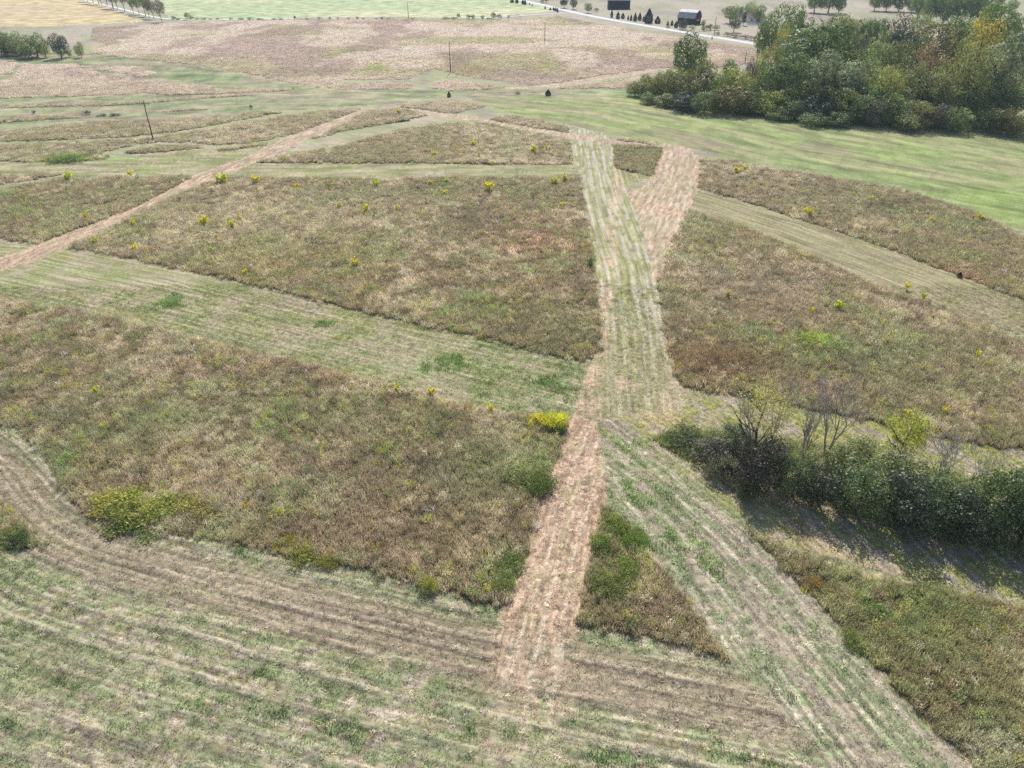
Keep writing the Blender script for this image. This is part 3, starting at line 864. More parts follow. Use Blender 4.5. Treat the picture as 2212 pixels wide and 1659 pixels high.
for k, zn in enumerate(znames):
    q = QALL[zid == k]
    if not len(q):
        continue
    used, inv = np.unique(q.ravel(), return_inverse=True)
    vv = V[used]
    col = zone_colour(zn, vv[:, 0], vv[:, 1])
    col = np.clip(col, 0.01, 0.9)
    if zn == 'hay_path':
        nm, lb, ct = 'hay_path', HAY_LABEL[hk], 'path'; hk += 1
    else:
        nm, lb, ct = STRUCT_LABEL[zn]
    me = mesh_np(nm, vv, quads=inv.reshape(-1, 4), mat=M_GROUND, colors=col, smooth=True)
    sa = swath_coords(zn, vv[:, 0], vv[:, 1])
    a_ = me.attributes.new('swath', 'FLOAT_VECTOR', 'POINT'); a_.data.foreach_set('vector', sa.astype(np.float32).ravel())
    o = link(nm, me)
    tag(o, lb, ct, kind='structure')


# ------------------------------------------------------------------ road and lane
def ribbon(name, pts, width, mat, dz=0.1):
    p = gpoly(pts)
    out = []
    for i in range(len(p) - 1):
        n = max(2, int(np.linalg.norm(p[i + 1] - p[i]) / 6))
        for k in range(n):
            out.append(p[i] + (p[i + 1] - p[i]) * k / n)
    out.append(p[-1]); p = np.array(out)
    for _ in range(6):
        p[1:-1] = 0.25 * p[:-2] + 0.5 * p[1:-1] + 0.25 * p[2:]
    d = np.gradient(p, axis=0); d /= np.linalg.norm(d, axis=1)[:, None]
    nrm = np.stack([-d[:, 1], d[:, 0]], 1)
    Vs = []
    offs = np.array([-0.5, -0.47, 0.0, 0.47, 0.5]) * width
    zo = np.array([-0.15, dz, dz + 0.05, dz, -0.15])
    for a, n in zip(p, nrm):
        for f, z in zip(offs, zo):
            q = a + n * f
            Vs.append((q[0], q[1], float(height(q[0], q[1])) + z))
    m = len(offs)
    Q = [(i * m + k, (i + 1) * m + k, (i + 1) * m + k + 1, i * m + k + 1) for i in range(len(p) - 1) for k in range(m - 1)]
    return link(name, mesh_np(name, np.array(Vs), quads=np.array(Q), mat=mat, smooth=True))


tag(ribbon('road', [(1000, -25), (1090, -8), (1136, 3), (1207, 19), (1267, 33), (1341, 47), (1470, 69), (1638, 96), (1760, 118), (1900, 145)], 6.2, M_ROAD), 'pale paved country road crossing the top right', 'road', kind='structure')
tag(ribbon('lane', [(120, -18), (180, 0), (250, 17), (300, 30), (355, 42), (420, 44), (520, 43), (640, 41)], 4.0, M_LANE), 'pale gravel lane beside the row of trees at top left', 'lane', kind='structure')
tag(ribbon('lane', [(1010, 40), (1060, 39), (1120, 35), (1180, 31), (1215, 28), (1240, 28)], 3.2, M_LANE), 'short pale farm lane joining the road at the top', 'lane', kind='structure')

# ------------------------------------------------------------------ grass clumps (sources for the scattering)
SRC = {}


def blades(n, rad, h0, h1, w, lean, seed, leafy=0, flat=0.0, var=0.35, fleck=0.13):
    r = np.random.default_rng(seed)
    V, Q, T, C = [], [], [], []
    qc, tc = [], []
    for i in range(n):
        a = r.random() * 6.283; d = rad * math.sqrt(r.random())
        bx, by = d * math.cos(a), d * math.sin(a)
        hh = h0 + (h1 - h0) * r.random()
        th = r.random() * 6.283
        dx, dy = math.cos(th), math.sin(th)
        ww = w * (0.6 + 0.8 * r.random())
        la = r.random() * 6.283; lm = lean * hh * (0.3 + r.random())
        lx, ly = lm * math.cos(la), lm * math.sin(la)
        if r.random() < flat:                         # cut stalk lying down
            L = hh * 2.6
            hh = 0.03 + 0.05 * r.random(); lx, ly = L * math.cos(la), L * math.sin(la)
            dx, dy = -math.sin(la), math.cos(la)
        b = len(V)
        V += [(bx - dx * ww / 2, by - dy * ww / 2, 0), (bx + dx * ww / 2, by + dy * ww / 2, 0),
              (bx + lx * .45 + dx * ww * .42, by + ly * .45 + dy * ww * .42, hh * .62), (bx + lx * .45 - dx * ww * .42, by + ly * .45 - dy * ww * .42, hh * .62),
              (bx + lx, by + ly, hh)]
        Q.append((b, b + 1, b + 2, b + 3)); T.append((b + 3, b + 2, b + 4))
        v = 1 + var * (r.random() * 2 - 1)
        c = np.array([v * (1 + .12 * (r.random() - .5)), v, v * (1 + .2 * (r.random() - .5))])
        if r.random() < fleck:
            c = c * 1.6
        qc.append(c); tc.append(c * 1.1)
    for i in range(leafy):
        a = r.random() * 6.283; d = rad * math.sqrt(r.random())
        z = h0 * .5 + (h1 - h0 * .5) * r.random() * .95
        p = np.array([d * math.cos(a), d * math.sin(a), z])
        u = r.normal(size=3); u[2] *= .5; u /= np.linalg.norm(u)
        v2 = np.cross(u, r.normal(size=3)); v2 /= np.linalg.norm(v2)
        s = w * (1.0 + 1.1 * r.random())
        b = len(V)
        V += [p - u * s, p + v2 * s * .5, p + u * s, p - v2 * s * .5]
        Q.append((b, b + 1, b + 2, b + 3))
        v = 1 + var * (r.random() * 2 - 1)
        qc.append(np.array([v, v * 1.05, v]))
    return mesh_np('clump', np.array(V), quads=np.array(Q), tris=np.array(T) if T else None, face_colors=np.array(qc + tc), cname='blade')


def source(kind, meshes, mat):
    c = bpy.data.collections.new(kind)                # not linked to the scene: it only feeds the scattering
    for k, me in enumerate(meshes):
        me.materials.clear(); me.materials.append(mat)
        c.objects.link(bpy.data.objects.new('grass_clump', me))
    SRC[kind] = c


source('tall', [blades(32, 0.42, 0.5, 1.15, 0.055, 0.42, 200 + k, leafy=(0, 14, 26, 8, 20, 4)[k], var=.5) for k in range(6)], M_GRASS)
source('wide', [blades(46, 0.66, 0.6, 1.0, 0.10, 0.6, 230 + k, leafy=6, var=.15, fleck=0) for k in range(4)], M_GRASS)
source('stub', [blades(26, 0.36, 0.05, 0.15, 0.035, 0.8, 260 + k, flat=(0.25, 0.5, 0.7, 0.35)[k], var=0.55) for k in range(4)], M_STUBBLE)
source('leafy', [blades(12, 0.5, 0.5, 1.2, 0.06, 0.3, 290 + k, leafy=60) for k in range(4)], M_GRASS)


def gn_group():
    g = bpy.data.node_groups.new('scatter_clumps', 'GeometryNodeTree')
    g.interface.new_socket('Geometry', in_out='INPUT', socket_type='NodeSocketGeometry')
    g.interface.new_socket('Clumps', in_out='INPUT', socket_type='NodeSocketCollection')
    g.interface.new_socket('Geometry', in_out='OUTPUT', socket_type='NodeSocketGeometry')
    n, l = g.nodes, g.links
    gi = n.new('NodeGroupInput'); go = n.new('NodeGroupOutput')
    ci = n.new('GeometryNodeCollectionInfo'); ci.transform_space = 'ORIGINAL'
    ci.inputs['Separate Children'].default_value = True; ci.inputs['Reset Children'].default_value = True
    l.new(gi.outputs['Clumps'], ci.inputs['Collection'])
    ip = n.new('GeometryNodeInstanceOnPoints'); ip.inputs['Pick Instance'].default_value = True
    l.new(gi.outputs['Geometry'], ip.inputs['Points'])
    l.new(ci.outputs[0], ip.inputs['Instance'])

    def attr(nm, ty):
        a = n.new('GeometryNodeInputNamedAttribute'); a.data_type = ty; a.inputs['Name'].default_value = nm
        return a.outputs[0]
    l.new(attr('pick', 'INT'), ip.inputs['Instance Index'])
    l.new(attr('turn', 'FLOAT_VECTOR'), ip.inputs['Rotation'])
    l.new(attr('size', 'FLOAT_VECTOR'), ip.inputs['Scale'])
    l.new(ip.outputs[0], go.inputs[0])
    return g


GN = gn_group()


def scatter(name, P, size, tint, kind, nvar):
    me = bpy.data.meshes.new(name)
    n = len(P)
    me.vertices.add(n); me.vertices.foreach_set('co', np.asarray(P, np.float32).ravel())
    def put(nm, ty, f, arr):
        a = me.attributes.new(nm, ty, 'POINT'); a.data.foreach_set(f, arr.ravel())
    put('pick', 'INT', 'value', RNG.integers(0, nvar, n).astype(np.int32))
    rot = np.zeros((n, 3), np.float32); rot[:, 2] = RNG.random(n) * 6.283
    rot[:, :2] = RNG.normal(size=(n, 2)) * 0.08
    put('turn', 'FLOAT_VECTOR', 'vector', rot)
    put('size', 'FLOAT_VECTOR', 'vector', np.asarray(size, np.float32))
    c = np.ones((n, 4), np.float32); c[:, :3] = tint
    put('tint', 'FLOAT_COLOR', 'color', c)
    me.update()
    o = link(name, me)
    md = o.modifiers.new('scatter', 'NODES'); md.node_group = GN
    md[[i.identifier for i in GN.interface.items_tree if i.name == 'Clumps'][0]] = SRC[kind]
    return o


def jitter_points(poly, spf, y0=None, y1=None):
    lo, hi = poly.min(0), poly.max(0)
    out = []
    edges = [0, 60, 85, 120, 165, 220, 300, 380, 700]
    for a, b in zip(edges[:-1], edges[1:]):
        ya, yb = max(a, lo[1]), min(b, hi[1])
        if yb <= ya:
            continue
        sp = spf(0.5 * (a + b))
        w = (yb * .849 + 29) * TANH * 1.24
        xa, xb = max(lo[0], -w), min(hi[0], w)
        if xb <= xa:
            continue
        gx, gy = np.meshgrid(np.arange(xa, xb, sp), np.arange(ya, yb, sp))
        gx = gx.ravel() + (RNG.random(gx.size) - .5) * sp * 1.1
        gy = gy.ravel() + (RNG.random(gy.size) - .5) * sp * 1.1
        wv = (gy * .849 + 29) * TANH * 1.2 + 1
        ex = gx + (fbm(gx / 1.3, gy / 1.3, 101, 3) - 0.5) * 1.3 + RNG.normal(size=gx.size) * np.where(RNG.random(gx.size) < .06, .7, .12)
        ey = gy + (fbm(gx / 1.3, gy / 1.3, 111, 3) - 0.5) * 1.3 + RNG.normal(size=gx.size) * .18
        m = inside(poly, ex, ey) & (np.abs(gx) < wv)
        out.append(np.stack([gx[m], gy[m], np.full(m.sum(), sp)], 1))
    return np.concatenate(out) if out else np.zeros((0, 3))


KT = 2.14
T_OLIVE = S(126, 120, 92, KT); T_BROWN = S(133, 117, 96, KT); T_TAN = S(160, 151, 130, KT); T_PURP = S(140, 126, 110, KT)
T_GREEN = S(116, 128, 86, KT); T_DARK = S(100, 90, 70, KT); T_PINK = S(186, 172, 160, KT); T_RUST = S(150, 114, 88, KT); T_GOLD = S(152, 142, 104, KT)
# blotches seen in the standing grass: place, reach, colour, strength
T_BLOBS = [(1150, 525, 90, 26, T_RUST, .42), (1010, 480, 70, 26, T_DARK, .75), (1130, 480, 110, 26, T_BROWN, .6), (1200, 700, 120, 60, T_OLIVE, .7),
           (1560, 780, 130, 40, S(116, 92, 66, KT), .8), (1480, 660, 60, 60, T_OLIVE, .4), (1900, 760, 200, 40, T_GREEN, .45), (2000, 830, 160, 50, T_OLIVE, .6),
           (1700, 640, 160, 50, T_PURP, .6), (1650, 600, 120, 30, T_PURP, .5), (1760, 735, 40, 14, S(150, 170, 70, KT), .8),
           (600, 800, 300, 30, T_BROWN, .6), (800, 1050, 200, 80, T_PURP, .5), (650, 900, 200, 50, T_GREEN, .35), (300, 900, 200, 60, T_GREEN, .35), (900, 950, 200, 60, T_OLIVE, .5),
           (850, 1150, 260, 60, T_BROWN, .55), (1050, 1000, 80, 60, T_GREEN, .5), (1170, 930, 50, 60, T_GREEN, .45), (350, 500, 260, 60, T_TAN, .4), (700, 460, 350, 60, T_TAN, .45),
           (600, 560, 200, 50, T_GOLD, .3), (2060, 600, 120, 50, T_RUST, .35), (1850, 410, 160, 20, T_OLIVE, .5), (1950, 450, 90, 16, T_DARK, .5), (1700, 400, 160, 20, T_BROWN, .4),
           (720, 118, 30, 5, S(140, 150, 90, KT), .5), (813, 146, 24, 7, S(140, 152, 84, KT), .6), (1025, 152, 40, 9, T_GOLD, .6), (1175, 147, 26, 5, S(150, 152, 96, KT), .5), (1310, 120, 34, 4, T_GOLD, .5),
           (1400, 330, 40, 8, T_GREEN, .5), (1330, 1140, 30, 50, S(130, 148, 78, KT), .8), (1312, 1265, 34, 40, S(130, 144, 80, KT), .6), (1375, 1175, 24, 30, S(132, 148, 78, KT), .7), (1160, 1020, 50, 40, S(122, 138, 82, KT), .6), (1095, 1225, 44, 44, S(120, 136, 80, KT), .6), (2000, 1320, 200, 90, S(124, 130, 82, KT), .5), (1900, 1380, 80, 60, T_BROWN, .5), (2120, 1450, 140, 60, T_OLIVE, .6), (1960, 640, 10, 10, T_GOLD, .4),
           (150, 343, 50, 6, S(120, 140, 60, KT), .9), (2150, 1620, 70, 40, S(190, 184, 170, KT), .6), (260, 60, 50, 8, T_OLIVE, .3)]
BLOBW = [(b, gnd(b[0], b[1])) for b in T_BLOBS]


def tall_tint(key, x, y):
    n = len(x)
    n1 = fbm(x / 17, y / 22, 301); n2 = fbm(x / 5.5, y / 7, 305); n3 = fbm(x / 1.7, y / 2.2, 309, 3)
    r = RNG.random(n)
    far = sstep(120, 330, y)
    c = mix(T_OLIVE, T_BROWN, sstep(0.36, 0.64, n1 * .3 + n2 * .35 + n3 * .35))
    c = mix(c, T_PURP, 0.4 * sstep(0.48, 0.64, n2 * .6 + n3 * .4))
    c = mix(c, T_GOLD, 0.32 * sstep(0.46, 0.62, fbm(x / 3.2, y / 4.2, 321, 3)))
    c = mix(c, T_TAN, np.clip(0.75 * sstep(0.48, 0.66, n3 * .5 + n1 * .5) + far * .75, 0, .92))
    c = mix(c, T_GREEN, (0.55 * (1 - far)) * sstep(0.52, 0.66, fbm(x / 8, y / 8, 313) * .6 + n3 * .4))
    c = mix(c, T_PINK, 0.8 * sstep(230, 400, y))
    c = mix(c, S(148, 146, 108, KT), sstep(300, 380, y) * 0.55 * sstep(0.50, 0.62, fbm(x / 45, y / 30, 317, 4)))
    c = mix(c, S(150, 136, 124, KT), sstep(280, 360, y) * 0.6 * sstep(0.50, 0.62, fbm(x / 25, y / 40, 319, 4)))
    for (px, py, rx, ry, bc, st), _ in BLOBW:
        w = blob(x, y, px, py, rx, ry)
        c = mix(c, bc, st * w * sstep(0.25, 0.55, n3 * .5 + n2 * .5 + .1))
    if key in ('lower_right', 'hedge', 'triangle'):
        c = mix(c, T_GREEN, 0.35 * sstep(0.4, 0.6, n2))
        c = mix(c, S(132, 130, 92, KT), 0.35 * sstep(0.5, 0.66, n3))
        c = mix(c, T_BROWN, 0.5 * sstep(0.48, 0.62, n1 * .5 + n2 * .5))
    if key == 'hedge':
        c = mix(c, S(108, 122, 76, KT), 0.6 * np.ones(n))
    if key == 'square':
        c = mix(c, T_OLIVE, 0.6)
    if key in ('upper_right', 'right', 'lower_left'):
        c = mix(c, T_TAN * 0.8, 0.12)
    v = 1 + (RNG.random(n) - .5) * (0.38 - 0.2 * far)
    v = v * (0.78 + 0.44 * n3)
    v = v * np.where(y > 250, 0.92, 1.0)
    c = c * v[:, None]
    m = r > 0.988
    m &= y < 260
    c[m] = S(214, 206, 192, 1.2)                     # pale seed heads
    m = (r > 0.978) & (r <= 0.986) & (y < 330)
    c[m] = S(196, 186, 70, 1.0)                      # yellow flower heads
    return np.clip(c, 0.02, 0.9)


def sp_tall(Y):
    return 0.44 if Y < 60 else 0.48 if Y < 90 else 0.58 if Y < 125 else 0.72 if Y < 170 else 0.9 if Y < 230 else 1.15 if Y < 310 else 1.5


n_inst = 0
for key, poly in TPOLY.items():
    P = jitter_points(poly, sp_tall)
    if not len(P):
        continue
    x, y, sp = P[:, 0], P[:, 1], P[:, 2]
    hh = 0.48 + 0.45 * fbm(x / 3.5, y / 3.5, 331, 3) + 0.35 * fbm(x / 1.0, y / 1.0, 333, 2) + 0.2 * (RNG.random(len(x)) - .5)
    ring = np.vstack([poly, poly[:1]])
    dr_, _t = along(ring, x, y)
    dr_ = np.abs(dr_)
    hh *= 0.88 + 0.12 * sstep(0.0, 1.5, dr_ + 0.8 * (RNG.random(len(x)) - .5))
    hh *= 1 - 0.4 * sstep(0.60, 0.70, fbm(x / 3.0, y / 3.0, 341, 3))
    if key in ('hedge',):
        hh *= 0.75
    if key in ('valley_left', 'far', 'far_low'):
        hh *= 0.85
    for near in (True, False):
        m = (y < 165) if near else (y >= 165)
        if not m.any():
            continue
        k = sp[m] / 0.50 if near else sp[m] / 0.85
        size = np.stack([k, k, hh[m] * (1.0 + 0.0 * k)], 1)
        z = height(x[m], y[m]) - 0.02
        # one stuff object per field; a field that crosses the size change keeps both under one name
        nm = 'tall_grass'
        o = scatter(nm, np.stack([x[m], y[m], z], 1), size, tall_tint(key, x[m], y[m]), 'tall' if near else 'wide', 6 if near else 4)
        if near or not (y < 165).any():
            first = o
            tag(o, TALL_LABEL[key], 'grass', kind='stuff')
        else:
            o.parent = first
            o.name = 'farther_growth'
            o['kind'] = 'stuff'
        n_inst += int(m.sum())
    wm = (y < 190) & (RNG.random(len(x)) < 0.16 * sstep(0.46, 0.62, fbm(x / 6, y / 6, 351, 3)) + 0.02) & (dr_ > 0.5)
    if wm.any():
        k = int(wm.sum())
        pal = np.array([S(126, 138, 84, 1.9), S(110, 122, 80, 1.8), S(150, 144, 84, 1.9), S(128, 108, 92, 1.9), S(170, 156, 134, 1.9), S(98, 92, 72, 1.8)])
        tc = pal[np.clip((fbm(x[wm] / 5, y[wm] / 5, 353, 3) * 9 - 1.5 + RNG.normal(size=k) * .8).astype(int), 0, 5)] * (0.75 + .5 * RNG.random(k))[:, None]
        q = 0.6 + 0.5 * RNG.random(k)
        w_ = scatter('taller_weeds', np.stack([x[wm], y[wm], height(x[wm], y[wm]) - .02], 1), np.stack([q, q, 0.75 + .5 * RNG.random(k)], 1), np.clip(tc, .02, .9), 'leafy', 4)
        w_.parent = first
        w_['kind'] = 'stuff'
        n_inst += k

# cut stubble and loose straw on the mown ground
W_M0 = gpoly([(-80, 880), (60, 985), (180, 1110), (420, 1170), (700, 1225), (1083, 1325), (1250, 1350), (1578, 1430), (2200, 1760), (-200, 1760)])
vis = gpoly([(-60, 520), (2270, 520), (2300, 1720), (-90, 1720)])
gx, gy = np.meshgrid(np.arange(-120, 120, 0.5), np.arange(24.5, 122, 0.5))
gx = gx.ravel() + (RNG.random(gx.size) - .5) * .55; gy = gy.ravel() + (RNG.random(gy.size) - .5) * .55
m = np.abs(gx) < (gy * .849 + 29) * TANH * 1.2
gx, gy = gx[m], gy[m]
ex = gx + (fbm(gx / 1.3, gy / 1.3, 101, 3) - 0.5) * 1.1; ey = gy + (fbm(gx / 1.3, gy / 1.3, 111, 3) - 0.5) * 1.1
free = np.ones(len(gx), bool)
for p in TPOLY.values():
    free &= ~inside(p, ex, ey)
gx, gy, ex, ey = gx[free], gy[free], ex[free], ey[free]
zz = np.zeros(len(gx), int)
nm_of = ['ground', 'mown_strip', 'striped_track', 'mown_fan', 'hay_path', 'green_meadow', 'mown_valley', 'pale_green_field', 'yellow_field']
for n, p in ZPOLY:
    zz[inside(p, ex, ey)] = nm_of.index(n)
STUB_LABEL = {'ground': 'cut stubble and loose straw on the mown field in front', 'mown_strip': 'short cut grass on the pale mown strip',
              'striped_track': 'short cut grass on the striped central track', 'mown_fan': 'short cut grass on the ground fanning past the hedge',
              'hay_path': 'loose dry hay lying on the reddish path'}
for k, n in enumerate(nm_of[:5]):
    m = zz == k
    x, y = gx[m], gy[m]
    keep = RNG.random(len(x)) < (0.95 if n in ('ground', 'hay_path') else 0.9)
    x, y = x[keep], y[keep]
    c = zone_colour(n, x, y)
    lum = c.mean(1); grn = sstep(0.0, 0.05, c[:, 1] - c[:, 0])
    c = c * (0.7 + 0.85 * RNG.random(len(x)))[:, None] * 1.1
    r = RNG.random(len(x))
    c[r > .93] = STRAW * 1.15
    sz = 0.8 + 0.5 * RNG.random(len(x)) + 0.5 * grn
    hz = sz * (1.0 + 1.5 * grn) * (1.0 if n != 'hay_path' else 0.8)
    # the sheet carries relief, so sit on it
    zr = height(x, y) + ((fbm(x / 0.55, y / 0.55, 121, 3) - 0.5) * 0.26 + (fbm(x / 2.2, y / 2.2, 131, 3) - 0.5) * 0.16) * sstep(330, 120, y)
    s0_, t0_ = along(G_M0, x, y)
    if n == 'ground':
        zr += swath_relief(s0_, t0_, y)
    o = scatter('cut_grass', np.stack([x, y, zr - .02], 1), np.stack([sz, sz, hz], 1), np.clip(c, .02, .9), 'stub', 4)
    tag(o, STUB_LABEL[n], 'grass', kind='stuff')
    n_inst += len(x)
print('grass clumps', n_inst)
#@@PART2
# ------------------------------------------------------------------ trees, shrubs, bare wood
def crown_mesh(seed, lobes=26, leaves=80, leaf=0.5, lo=0.24, hi=0.40, flat=0.85, loose=0.12, top=1.0, base=-0.85, squash=1.0, var=0.38, sprig=False, rag=0.2, mat=None):
    """unit crown: radius 1, from z=-1 to z=1; lobes of leaves with gaps between"""
    r = np.random.default_rng(seed)
    cs, rs = [], []
    for i in range(lobes):
        d = r.normal(size=3); d /= np.linalg.norm(d)
        if d[2] < base:
            d[2] = base
        q = (0.25 + 0.75 * r.random() ** 0.45)
        rr = lo + (hi - lo) * r.random()
        cs.append(d * q * (1 - rr * 0.75)); rs.append(rr)
    cs, rs = np.array(cs), np.array(rs)
    V, Q, C = [], [], []
    for i in range(lobes):
        lv = 1 + 0.22 * (r.random() * 2 - 1)
        n = int(leaves * (rs[i] / (0.5 * (lo + hi))) ** 2)
        for _ in range(n):
            d = r.normal(size=3); d /= np.linalg.norm(d)
            p = cs[i] + d * rs[i] * (0.72 + 0.36 * r.random() ** 0.7) * np.array([1, 1, flat])
            if r.random() < loose:
                p = p + r.normal(size=3) * 0.09
            dd = np.linalg.norm(p - cs, axis=1) / rs
            dd[i] = 9
            if dd.min() < 0.62:
                continue
            if sprig:
                u = np.array([0.35 * r.normal(), 0.35 * r.normal(), 1.0])
            else:
                u = np.cross(d, r.normal(size=3)) + rag * 0.4 * r.normal(size=3)
            u /= np.linalg.norm(u)
            nn = d + rag * r.normal(size=3)
            w = np.cross(nn, u); w /= (np.linalg.norm(w) + 1e-6)
            s = leaf * (0.5 + 0.9 * r.random()); t = s * (0.45 + 0.4 * r.random()) * (0.45 if sprig else 1)
            b = len(V)
            V += [p - u * s * .5, p + w * t * .5 + u * s * .1, p + u * s * .5, p - w * t * .5 + u * s * .1]
            Q.append((b, b + 1, b + 2, b + 3))
            v = lv * (1 + var * (r.random() * 2 - 1))
            C.append((v * (1 + .16 * (r.random() - .5)), v, v * (1 + .2 * (r.random() - .5))))
    return mesh_np('crown', np.array(V), quads=np.array(Q), mat=mat or M_LEAF, face_colors=np.array(C), cname='blade')


def cedar_mesh(seed, leaf=0.16, n=2200):
    """unit cedar: z 0..1, widest near a third of the height, radius 1 at most"""
    r = np.random.default_rng(seed)
    V, Q, C = [], [], []
    for i in range(n):
        z = r.random() ** 1.1
        R = (1 - z ** 1.9) * min(1, 0.6 + z * 2)
        a = r.random() * 6.283
        R = R * (0.8 + 0.2 * math.sin(a * 3 + seed) * math.sin(z * 14 + a)) * (0.55 + 0.5 * r.random() ** 0.5)
        p = np.array([R * math.cos(a), R * math.sin(a), 0.02 + z * 0.97])
        u = np.array([math.cos(a) * .6, math.sin(a) * .6, 0.8]) + 0.4 * r.normal(size=3); u /= np.linalg.norm(u)
        w = np.cross(u, r.normal(size=3)); w /= np.linalg.norm(w)
        s = leaf * (0.5 + r.random())
        k = np.array([1, 1, 0.42])
        b = len(V)
        V += [p - u * s * .5 * k, p + w * s * .3 * k, p + u * s * .6 * k, p - w * s * .3 * k]
        Q.append((b, b + 1, b + 2, b + 3))
        v = 1 + .4 * (r.random() * 2 - 1)
        C.append((v, v, v))
    return mesh_np('crown', np.array(V), quads=np.array(Q), mat=M_LEAF, face_colors=np.array(C), cname='blade')


def trunk_mesh(seed, limbs=6, name='trunk', mat=None):
    """unit trunk with limbs: height 1 (trunk foot to crown middle), limbs reach about radius 0.6"""
    r = np.random.default_rng(seed)
    t = Tubes()
    n = 7
    P = [np.array([0.03 * math.sin(k + seed), 0.03 * math.cos(k * 1.3 + seed), -0.03 + k / (n - 1) * 1.03]) for k in range(n)]
    t.add(P, [0.036 * (1.25 if k == 0 else 1 - 0.75 * k / n) for k in range(n)], 7)
    for i in range(limbs):
        k = 2 + int(r.random() * 4); a = r.random() * 6.283
        L = 0.35 + 0.3 * r.random()
        q = [P[k] + np.array([math.cos(a) * L * f, math.sin(a) * L * f, 0.45 * L * f + 0.25 * L * f * f]) + 0.02 * r.normal(size=3) * (f > 0) for f in (0, .33, .66, 1.0)]
        t.add(q, [0.017, 0.013, 0.009, 0.004], 5)
        for j in (2, 3):
            b = a + (r.random() - .5) * 2
            e = q[j - 1] + np.array([math.cos(b) * .18, math.sin(b) * .18, .16])
            t.add([q[j - 1], 0.5 * (q[j - 1] + e) + .01 * r.normal(size=3), e], [0.008, 0.006, 0.003], 4)
    return t.mesh(name, mat or M_BARK)


CROWNS = {
    'oak': [crown_mesh(1 + k, 36, 260, 0.074, 0.22, 0.42) for k in range(4)],
    'round': [crown_mesh(21 + k, 30, 220, 0.074, 0.26, 0.44, loose=.15) for k in range(3)],
    'loose': [crown_mesh(41 + k, 36, 110, 0.075, 0.16, 0.34, loose=.5, var=.45, rag=.5) for k in range(3)],
    'tall': [crown_mesh(61 + k, 36, 200, 0.072, 0.2, 0.38, base=-1, loose=.25) for k in range(3)],
    'scrub': [crown_mesh(81 + k, 36, 190, 0.074, 0.2, 0.38, base=-.8, loose=.5, var=.45) for k in range(4)],
    'fine': [crown_mesh(101 + k, 38, 210, 0.066, 0.18, 0.34, base=-.7, loose=.5, var=.5) for k in range(4)],
    'open': [crown_mesh(121 + k, 60, 60, 0.05, 0.10, 0.24, loose=.8, var=.45) for k in range(2)],
    'plume': [crown_mesh(141 + k, 40, 70, 0.17, 0.14, 0.28, base=-.5, loose=.9, sprig=True, var=.4, mat=M_WEED) for k in range(3)],
    'small': [crown_mesh(161 + k, 10, 30, 0.26, 0.3, 0.5, loose=.4) for k in range(3)],
}
CEDARS = [cedar_mesh(5), cedar_mesh(8), cedar_mesh(13)]
CEDAR_FINE = cedar_mesh(17, 0.085, 7000)
TRUNKS = [trunk_mesh(300 + k) for k in range(5)]
STEMS = [trunk_mesh(320 + k, 9, 'stem') for k in range(3)]
COUNT = {}


def pick(lst, key):
    COUNT[key] = COUNT.get(key, -1) + 1
    return lst[COUNT[key] % len(lst)]


def setcol(o, c, k=1.0):
    o.color = (min(.85, float(c[0]) * k), min(.85, float(c[1]) * k), min(.85, float(c[2]) * k), 1.0)


def plant(name, kind, x, y, hgt, wid, col, label, cat, group=None, low=0.30, trunk=True, turn=None, sq=1.0):
    """crown from low*hgt to hgt, width wid"""
    z0 = float(height(x, y)) - 0.05
    t = bpy.data.objects.new(name, None); COL.objects.link(t)
    t.empty_display_size = 0.5
    t.location = (x, y, z0)
    rz = RNG.random() * 6.283 if turn is None else turn
    t.rotation_euler = (0, 0, rz)
    tag(t, label, cat, group)
    if kind == 'cedar':
        c = link('crown', pick(CEDARS, 'cedar'), t)
        c.scale = (wid / 2, wid / 2, hgt)
    else:
        c = link('crown' if 'shrub' not in name and 'bush' not in name and 'weed' not in name else 'foliage', pick(CROWNS[kind], kind), t)
        hz = hgt * (1 - low) / 2
        c.location = (0, 0, hgt * low + hz)
        c.scale = (wid / 2, wid / 2 * sq, hz * 1.03)
    setcol(c, col, 1.5 if kind in ('plume', 'open') else 1.7 if kind == 'fine' else 1.06)
    if trunk:
        s = link('trunk' if c.name.startswith('crown') else 'stem', pick(TRUNKS, 't'), t)
        hh = hgt * (0.72 if kind != 'cedar' else 0.9)
        rr = min(1.0, wid / hgt * 1.1)
        s.scale = (hh * rr, hh * rr, hh)
        if kind == 'cedar':
            s.scale = (hh * .35, hh * .35, hh)
    return t


def by_top(name, kind, px, pytop, wpx, Y, col, label, cat='tree', group=None, **k):
    X, zt = at_depth(px, pytop, Y)
    g = float(height(X, Y))
    w = wpx * scale_at(Y, zt * .6)
    hk_ = 1.09 if name == 'wood_tree' else 1.0
    return plant(name, kind, X, Y, max(1.0, (zt - g) * hk_), w, col, label, cat, group, **k)


def by_base(name, kind, px, pybase, wpx, pytop, col, label, cat='shrub', group=None, **k):
    X, Y, g = gnd(px, pybase)
    X, Y, g = float(X), float(Y), float(g)
    w = wpx * scale_at(Y)
    dx, dy, dz = ray(px, pytop)
    zt = CAM_H + dz * (Y + .15 * w) / dy
    return plant(name, kind, X, Y + .12 * w, max(0.35, zt - g), w, col, label, cat, group, **k)


def Z3(x): return 1474.6 + x / 3.0


